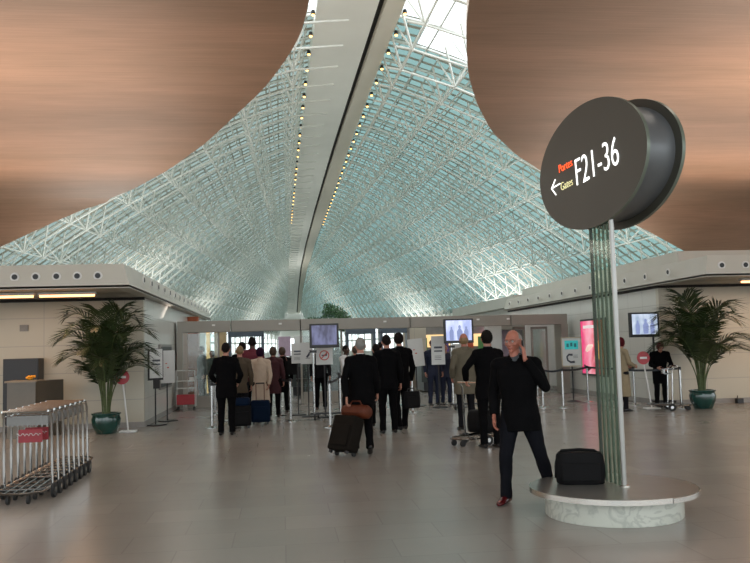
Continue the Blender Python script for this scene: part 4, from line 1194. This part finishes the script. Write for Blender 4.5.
    if skirt:
        kn = (P['kneeL'] + P['kneeR']) / 2
        mb.tube([V(kn.x, kn.y, kn.z - .08), kn.lerp(hips, .5), hips + V(0, 0, .08)], [(.20, .15), (.185, .14), (.16, .12)], 20, side=hsd)
        o = mb.build('skirt', M[trousers], root); bake(o, voxel * 1.2, 2)
        mb = MB()
        for s in 'LR': mb.tube([P['knee' + s], P['knee' + s].lerp(P['ank' + s], .35) + V(0, .01, 0), P['ank' + s]], [.052, .05, .034], 12)
        mb.build('stockings', M['cloth_black'], root, smooth=True)
    else:
        for s in 'LR': leg(mb, s, .010, -.022)
        mb.tube([P['pelvis'] + V(0, 0, -.10), P['pelvis'] + V(0, 0, .06)], [(.155, .11), (.16, .115)], 20, side=hsd)
        mb.tube([P['hipL'] + V(0, 0, -.02), P['hipR'] + V(0, 0, -.02)], .095, 14, round_ends=True)
        bake(mb.build('trousers', M[trousers], root), voxel * 1.15, 2, .014)
    for s in 'LR':
        a = P['ank' + s]; f = P['toe' + s] - a; f2 = V(f.x, f.y, 0); f2.normalize(); sdv = V(-f2.y, f2.x, 0); g = a.z - .085
        mb = MB(); b0 = V(a.x, a.y, g) - f2 * .075
        L = .275
        if abs(f.z + .055) < .02:
            secs = [(0, .030, .032, .040), (.03, .036, .04, .045), (.08, .037, .043, .05), (.14, .043, .038, .041), (.20, .046, .026, .028), (.25, .036, .020, .022), (L, .012, .01, .014)]
            mb.tube([b0 + f2 * t + V(0, 0, zc) for t, rx, ry, zc in secs], [(rx, ry) for _, rx, ry, _ in secs], 14, side=sdv)
            mb.tube([a + V(0, 0, -.035), a + V(0, 0, .02)], [.042, .04], 12)
        else:
            fn = f.normalized(); up = sdv.cross(fn) * -1
            if up.z < 0: up = -up
            bb = a - up * .03 - fn * .05
            secs = [(0, .030, .03), (.05, .037, .036), (.12, .042, .032), (.19, .045, .024), (.24, .03, .016)]
            mb.tube([bb + fn * t for t, _, _ in secs], [(rx, ry) for _, rx, ry in secs], 14, side=sdv, round_ends=True)
            mb.tube([a - fn * .0, a + (P['knee' + s] - a).normalized() * .05], [.042, .04], 12)
        mb.build('shoe', M[shoes], root, smooth=True, sharp=60)
    # hair
    mb = MB(); mb.M = HM
    if style == 'short': mb.ball((0, .014, .022), (.083, .098, .112), 28, 20, lambda p, d: p * (1 if d.z > -.35 else .93) + V(0, .0, 0))
    elif style == 'full':
        mb.ball((0, .016, .026), (.091, .102, .115), 28, 20)
    elif style == 'bald':
        mb.ball((0, .020, -.012), (.0835, .090, .082), 28, 20)
    elif style == 'thin':
        mb.ball((0, .026, .004), (.083, .090, .103), 28, 20)
    elif style == 'long':
        mb.ball((0, .018, .02), (.092, .105, .118), 28, 20)
        mb.tube([(0, .05, 0), (0, .055, -.08), (0, .045, -.16)], [(.085, .06), (.085, .05), (.05, .03)], 16, side=(1, 0, 0), round_ends=True)
    elif style == 'bob':
        mb.ball((0, .016, .01), (.097, .105, .125), 28, 20)
    mb.M = Matrix()
    if mb.v:
        o = mb.build('hair', M[hair], root, smooth=True); bake(o, .009, 1, .008, .03)
    if cap:
        mb = MB(); mb.M = HM; mb.ball((0, .012, .045), (.094, .11, .09), 24, 16, lambda p, d: V(p.x, p.y, max(p.z, -.02)))
        mb.build('hat', M[cap], root, smooth=True)
    if face:
        for sg in (-1, 1):
            mb = MB(); mb.M = HM; mb.ball((sg * .032, -.079, .012), .0115, 12, 8); o = mb.build('eye', M['eye'], root, smooth=True)
            mb = MB(); mb.M = HM; mb.ball((sg * .032, -.0855, .012), (.0055, .006, .0055), 10, 8); mb.build('iris', M['iris'], o, smooth=True)
        mb = MB(); mb.M = HM; mb.tube([(-.024, -.092, -.054), (-.008, -.100, -.051), (.008, -.100, -.051), (.024, -.092, -.054)], [.003, .006, .006, .003], 8, round_ends=True)
        mb.build('mouth', M['lip'], root, smooth=True)
    if glasses:
        mb = MB(); mb.M = HM
        for sg in (-1, 1):
            mb.tube([(sg * .034 + .022 * math.cos(2 * PI * q / 16), -.104, .010 + .017 * math.sin(2 * PI * q / 16)) for q in range(17)], .0012, 5)
            mb.tube([(sg * .056, -.104, .014), (sg * .079, -.06, .014), (sg * .082, .01, .01)], .0012, 5)
        mb.tube([(-.012, -.106, .013), (.012, -.106, .013)], .0012, 5)
        mb.build('glasses', M['chrome_dark'], root)
    root.location = loc; root.rotation_euler.z = rz; root.scale = (k, k, k)
    tag(root, label, 'person', group)
    return root, P, k
def wpt(root, k, p):
    return Vector(root.location) + Matrix.Rotation(root.rotation_euler.z, 3, 'Z') @ (Vector(p) * k)

A = PI
# man on the phone: faces the camera, turned a little to the picture's left
pm, Pm, km = person('man in a black jacket and oxblood shoes striding beside the bench, phone at ear', (2.42, 8.47, 0), -.42, 1.80,
    dict(pelvis=(0.02, 0, .915), neck=(.0, -.02, 1.47), head=(-.015, -.05, 1.64),
         hipL=(.105, 0, .88), hipR=(-.075, 0, .88), kneeR=(-.13, -.09, .49), ankR=(-.15, -.03, .085), toeR=(-.20, -.21, .03),
         kneeL=(.21, .02, .48), ankL=(.29, .15, .085), toeL=(.30, -.04, .03),
         shL=(.188, .0, 1.40), shR=(-.188, .0, 1.40), elL=(.29, -.04, 1.17), wrL=(.108, -.140, 1.475), hdL=(-.10, .22, .95), pnL=(-1, .25, 0),
         elR=(-.25, .03, 1.13), wrR=(-.235, -.08, .88)),
    coat='cloth_black', hem=.73, trousers='jeans', shoes='shoe_red', skin='skin_ruddy', hair='hair_grey', style='thin', collar='cloth_grey', look=(-.30, .12), girth=1.06,
    voxel=.0065, glasses=True, flare=.03, curl=.3)
ph = empty('mobile_phone', wpt(pm, km, (.088, -.088, 1.59)), pm.rotation_euler.z); ph.rotation_euler.x = .25
MB().box((0, 0, 0), (.02, .048, .13)).build('body', M['black'], ph, bevel=.005)
MB().box((.011, 0, .03), (.002, .036, .045)).build('display', M['grey'], ph)
tag(ph, 'black mobile phone held to the ear of the striding man', 'phone')

# grey-haired man pulling a suitcase, walking away
gm, Pg, kg = person('grey-haired man in a black suit walking away, pulling the dark suitcase', (1.22, 13.0, 0), A - .06, 1.79,
    dict(hipL=(.09, 0, .9), kneeL=(.10, -.10, .50), ankL=(.11, -.12, .085), kneeR=(-.09, .02, .47), ankR=(-.10, .26, .13), toeR=(-.10, .10, .03),
         elL=(.27, .10, 1.12), wrL=(.235, .18, .86), hdL=(.0, .25, -1), elR=(-.24, .02, 1.13), wrR=(-.25, -.08, .9)),
    coat='cloth_black', hem=.76, trousers='cloth_black', hair='hair_grey', style='short', collar='cloth_white', face=False, girth=1.08, look=(.1, 0))
sc = suitcase((.86, 12.72, .03), -.85, -.36, (.46, .24, .54), 'suitcase', 'large dark wheeled suitcase tilted and pulled by the grey-haired man', .30)
tb = empty('travel_bag', (1.10, 12.84, .56), -.75); tb.rotation_euler.x = -.36
MB().tube([(-.24, 0, .1), (-.2, 0, .1), (.2, 0, .1), (.24, 0, .1)], [(.09, .08), (.125, .105), (.125, .105), (.09, .08)], 18, side=(0, 1, 0)).build('body', M['tan_leather'], tb, smooth=True, sharp=60)
MB().tube([(-.12, -.05, .19), (-.07, -.06, .25), (.07, -.06, .25), (.12, -.05, .19)], .012, 8).build('handle', M['tan_leather'], tb, smooth=True)
MB().box((0, -.115, .1), (.3, .02, .1)).build('pocket', M['tan_leather'], tb, bevel=.008)
tag(tb, 'reddish tan leather travel bag strapped on top of the tilted dark suitcase', 'bag')

# pair of men in dark suits seen from behind
person('dark suited man on the left of the pair seen from behind', (1.98, 15.75, 0), A + .05, 1.86,
    dict(kneeR=(-.10, -.05, .49), ankR=(-.12, -.04, .085)), coat='cloth_black', hem=.80, trousers='cloth_black', style='short', collar='cloth_grey', face=False)
person('dark suited man on the right of the pair, holding the black briefcase', (2.30, 16.3, 0), A + .25, 1.90,
    dict(ankL=(.12, .20, .10), toeL=(.12, .03, .03), kneeL=(.10, .03, .48), ankR=(-.10, -.08, .085), elR=(-.26, -.0, 1.13), wrR=(-.24, -.08, .87)),
    coat='cloth_black', hem=.78, trousers='cloth_black', hair='hair_dark', style='full', collar='cloth_grey', face=False, look=(-.3, 0))
b = soft_box('briefcase', (2.50, 16.27, .42), (.40, .13, .33), M['bag'], 'black briefcase hanging from the hand of the right man of the pair', 'briefcase', rzv=.5)
MB().tube([(-.09, 0, .32), (-.07, 0, .385), (.07, 0, .385), (.09, 0, .32)], .012, 8).build('handle', M['black'], b, smooth=True)
MB().box((0, -.07, .13), (.3, .02, .2)).build('pocket', M['bag'], b, bevel=.008)

# queue on the left
person('man in a black coat standing last in the left queue, seen from behind', (-1.1, 16.6, 0), A - .1, 1.80,
    dict(elL=(.29, .02, 1.16), wrL=(.22, -.14, 1.02), elR=(-.29, .04, 1.16), wrR=(-.22, -.1, 1.0)), coat='cloth_black', hem=.72, trousers='cloth_black', style='short', face=False, girth=1.1)
person('person in a brown jacket with fair hair just right of the black coated queue man', (-.92, 18.4, 0), A + .15, 1.74, coat='cloth_brown', hem=.74, trousers='cloth_char', hair='hair_fair', style='short', face=False)
person('tall man in a dark red sweater ahead in the left queue', (-.70, 19.9, 0), A, 1.95, coat='cloth_red', hem=.84, trousers='cloth_black', hair='hair_dark', style='short', face=False, girth=1.1, skin='skin_dark')
person('dark haired person in a black coat between the brown jacket and the red sweater', (-.98, 20.9, 0), A, 1.84, coat='cloth_black', hem=.66, trousers='cloth_black', hair='hair_dark', style='full', face=False)
person('person with plum hair in a long cream coat with the navy wheeled case', (-.50, 19.2, 0), A - .05, 1.70, dict(elR=(-.24, .08, 1.13), wrR=(-.20, .1, .88), elL=(.24, .05, 1.13), wrL=(.18, .02, .9)),
    coat='cloth_cream', hem=.46, flare=.18, trousers='cloth_char', hair='hair_purple', style='bob', face=False)
suitcase((-.50, 18.75, 0), .05, 0, (.42, .22, .48), 'navy_case', 'small navy wheeled case with raised handle behind the cream coated person', .42, hm='tan_leather')
s2 = suitcase((-.92, 18.0, 0), .1, 0, (.48, .26, .42), 'bag', 'black wheeled case at the feet of the brown jacket person', .2)
b = soft_box('carry_bag', (-.90, 18.01, .48), (.4, .22, .16), M['navy_case'], 'dark blue soft bag lying on the black wheeled case in the queue', 'bag')
MB().tube([(-.1, 0, .14), (0, 0, .2), (.1, 0, .14)], .01, 6).build('handle', M['bag'], b, smooth=True)
person('person in dark maroon beside the cream coat, facing ahead', (-.22, 20.5, 0), A - .1, 1.71, coat='cloth_maroon', hem=.6, trousers='cloth_black', hair='hair_brown', style='bob', face=False)
w2, Pw, kw = person('person in a black coat with a shoulder bag at the queue right edge', (.0, 21.9, 0), A + .2, 1.70, coat='cloth_black', hem=.55, trousers='cloth_black', hair='hair_brown', style='bob', face=False)
b = soft_box('shoulder_bag', (.24, 21.62, .98), (.34, .14, .36), M['bag'], 'black shoulder bag hanging on the person at the right edge of the queue', 'bag')
MB().tube([(-.12, 0, .35), (-.16, .1, .5), (-.24, .2, .54)], .012, 6).build('strap', M['tan_leather'], b, smooth=True)
person('grey suited man behind the gate glass facing left', (-2.55, 27.0, 0), -1.1, 1.80, coat='cloth_grey', hem=.8, trousers='cloth_char', hair='hair_dark', style='short', collar='cloth_white')
person('person in a green top behind the gate glass beside the grey suited man', (-2.35, 28.6, 0), -.5, 1.66, coat='cloth_green', hem=.8, trousers='cloth_char', hair='hair_brown', style='bob')

# behind the televisions
person('person in dark uniform standing behind the notices under the left television', (1.02, 22.6, 0), 0, 1.76, coat='cloth_char', hem=.85, trousers='cloth_black', hair='hair_dark')
person('person in a white shirt behind the gate between television and grey-haired man', (1.62, 21.3, 0), .9, 1.70, dict(elL=(.25, -.10, 1.18), wrL=(.16, -.30, 1.15), elR=(-.25, -.1, 1.18), wrR=(-.16, -.3, 1.12)),
    coat='cloth_white', hem=.88, trousers='cloth_char', skin='skin_dark', hair='hair_dark')
person('dark haired person just left of the grey-haired man at the security line', (1.62, 18.4, 0), A - .2, 1.68, coat='cloth_black', hem=.8, trousers='cloth_black', hair='hair_brown', face=False)
person('dark suited person partly hidden behind the grey-haired man', (1.95, 17.3, 0), A + .1, 1.70, coat='cloth_black', hem=.8, trousers='cloth_black', hair='hair_dark', face=False, collar='cloth_white')
person('person in dark clothes far beyond the gate between the grey-haired man and the pair', (3.2, 27.2, 0), A, 1.78, coat='cloth_char', hem=.8, trousers='cloth_black', hair='hair_dark', face=False)
person('person in navy uniform and maroon cap behind the notices at the middle television', (4.12, 22.6, 0), .2, 1.78, coat='cloth_navy', hem=.8, trousers='cloth_navy', hair='hair_dark', cap='cloth_maroon')
person('second person in navy trousers behind the notices right of the maroon cap', (4.5, 22.8, 0), .1, 1.66, coat='cloth_navy', hem=.8, trousers='cloth_navy', hair='hair_brown')

# group with the trolley
person('bald man in an olive-grey coat seen from behind beside the middle television', (3.52, 15.9, 0), A + .15, 1.86, dict(elL=(.27, .05, 1.14), wrL=(.22, -.1, .95)),
    coat='cloth_olive', hem=.66, trousers='cloth_char', hair='hair_fair', style='bald', face=False, flare=.1, skin='skin_ruddy', girth=1.08)
person('dark suited man seen from behind with one hand on the luggage trolley', (3.25, 13.0, 0), A + .12, 1.85, dict(elL=(.36, -.02, 1.20), wrL=(.30, -.16, 1.02), elR=(-.26, .02, 1.13)),
    coat='cloth_black', hem=.74, trousers='cloth_black', hair='hair_dark', style='full', collar='cloth_grey', face=False, girth=1.12)
b = soft_box('holdall', (3.34, 13.75, .18), (.5, .4, .36), M['bag'], 'black holdall lying on the luggage trolley behind the phone caller', 'bag', rzv=.4)
MB().tube([(-.15, -.1, .33), (-.1, -.12, .42), (.1, -.12, .42), (.15, -.1, .33)], .012, 8).build('handle', M['bag'], b, smooth=True)
person('distant man in a dark suit and blue tie facing the camera beyond the gate', (5.25, 20.9, 0), .05, 1.73, coat='cloth_navy', hem=.8, trousers='cloth_navy', hair='hair_dark', collar='cloth_white')

# right side
person('person in a long beige raincoat with dark red hair standing by the right television', (7.78, 18.5, 0), A / 2 + .25, 1.70, dict(elL=(.23, -.06, 1.15), wrL=(.16, -.26, 1.08), elR=(-.23, -.06, 1.15), wrR=(-.16, -.26, 1.08)),
    coat='cloth_beige', hem=.36, flare=.12, trousers='cloth_char', hair='hair_red', style='bob', girth=1.05)
person('person in black with dark red hair bending over the luggage trolley on the right', (9.0, 19.15, 0), -.15, 1.63,
    dict(neck=(0, -.08, 1.45), head=(0, -.15, 1.58), shL=(.19, -.06, 1.39), shR=(-.19, -.06, 1.39), elL=(.27, -.12, 1.12), wrL=(.12, -.32, 1.02), elR=(-.27, -.12, 1.12), wrR=(-.14, -.32, 1.04)),
    coat='cloth_black', hem=.62, trousers='cloth_black', hair='hair_red', style='bob', look=(0, .55))

# ------------------------------------------------------------------ light
w = bpy.data.worlds.new('overcast_sky'); SC.world = w; w.use_nodes = True
nt = w.node_tree; bg = nt.nodes['Background']
tc = nt.nodes.new('ShaderNodeTexCoord'); nz = nt.nodes.new('ShaderNodeTexNoise'); nz.inputs['Scale'].default_value = 2.2; nz.inputs['Detail'].default_value = 4
lk(nt, tc.outputs['Generated'], nz.inputs['Vector'])
rp = nt.nodes.new('ShaderNodeValToRGB'); rp.color_ramp.elements[0].position = .3; rp.color_ramp.elements[1].position = .7
rp.color_ramp.elements[0].color = (.78, .88, .95, 1); rp.color_ramp.elements[1].color = (1, 1, 1, 1)
lk(nt, nz.outputs['Fac'], rp.inputs['Fac']); lk(nt, rp.outputs[0], bg.inputs['Color']); bg.inputs['Strength'].default_value = 2.1
def area(name, loc, rot, size, power, col, sy=None):
    l = bpy.data.lights.new(name, 'AREA'); l.energy = power; l.color = col; l.size = size; l.shape = 'RECTANGLE'; l.size_y = sy or size
    o = bpy.data.objects.new(name, l); COL.objects.link(o); o.location = loc; o.rotation_euler = rot; return o
# added fill spots, unseen under the brown wings, to brighten floor and foreground
dl = None
for x in (-12, -7, -2.5, 6.5, 11, 16):
    for y in (-3, 3, 9, 13.5):
        l = bpy.data.lights.new('added_down_fill', 'SPOT'); l.energy = 150; l.color = (1, .9, .78); l.spot_size = 2.2; l.spot_blend = .8; l.shadow_soft_size = .9
        o = bpy.data.objects.new('added_down_fill', l); COL.objects.link(o); o.location = (x, y, 7.9)
# added unseen fill: areas over the kiosks, tilted back to wash the brown wings
for x, p in ((-10, 560), (17, 740)):
    area('added_wing_wash', (x, 26.5, 4.0), (PI + .33, 0, 0), 14, p, (1, .84, .72), 9)
    area('added_wing_wash', (x - 1 if x > 0 else x + 1, 18.6, 3.9), (PI + .3, 0, 0), 12, p * .75, (1, .84, .72), 2.5)
for x, y, p in ((-8, 43, 450), (15, 43, 380), (-12, 70, 800), (18, 70, 700), (-10, 105, 550), (16, 105, 550), (-3, 150, 500), (9, 150, 500)):
    area('added_roof_wash', (x, y, 4.6), (PI, 0, 0), 5, p, (1, .98, .93), 16)  # unseen fill added along the hall to brighten trusses and spine
# downlights behind the strip lamps under the soffits
area('soffit_light', (-5.2, 17.3, 2.8), (0, 0, 0), 3, 35, (1, .6, .35), .3)
area('soffit_light', (12, 18.2, 2.8), (0, 0, 0), 3, 35, (1, .6, .35), .3)

# ------------------------------------------------------------------ camera
F = 830.; HC = 1.65
yaw = math.radians(6.5); pit = math.atan(64.8 / 830); rho = .028
f = V(math.sin(yaw) * math.cos(pit), math.cos(yaw) * math.cos(pit), math.sin(pit))
r0 = f.cross(V(0, 0, 1)).normalized(); u0 = r0.cross(f)
r = r0 * math.cos(rho) - u0 * math.sin(rho); u = u0 * math.cos(rho) + r0 * math.sin(rho)
cam = bpy.data.cameras.new('camera'); co = bpy.data.objects.new('camera', cam); COL.objects.link(co)
co.matrix_world = Matrix(((r.x, u.x, -f.x, 0), (r.y, u.y, -f.y, 0), (r.z, u.z, -f.z, HC), (0, 0, 0, 1)))
cam.sensor_width = 36; cam.lens = F * 36 / 750; cam.clip_end = 2000; cam.clip_start = .05
SC.camera = co
vs = SC.view_settings; vs.view_transform = 'Standard'; vs.look = 'None'; vs.gamma = 1; vs.use_curve_mapping = False; vs.exposure = .3
SC.cycles.use_denoising = True; SC.cycles.max_bounces = 10; SC.cycles.transparent_max_bounces = 24; SC.cycles.sample_clamp_indirect = 8
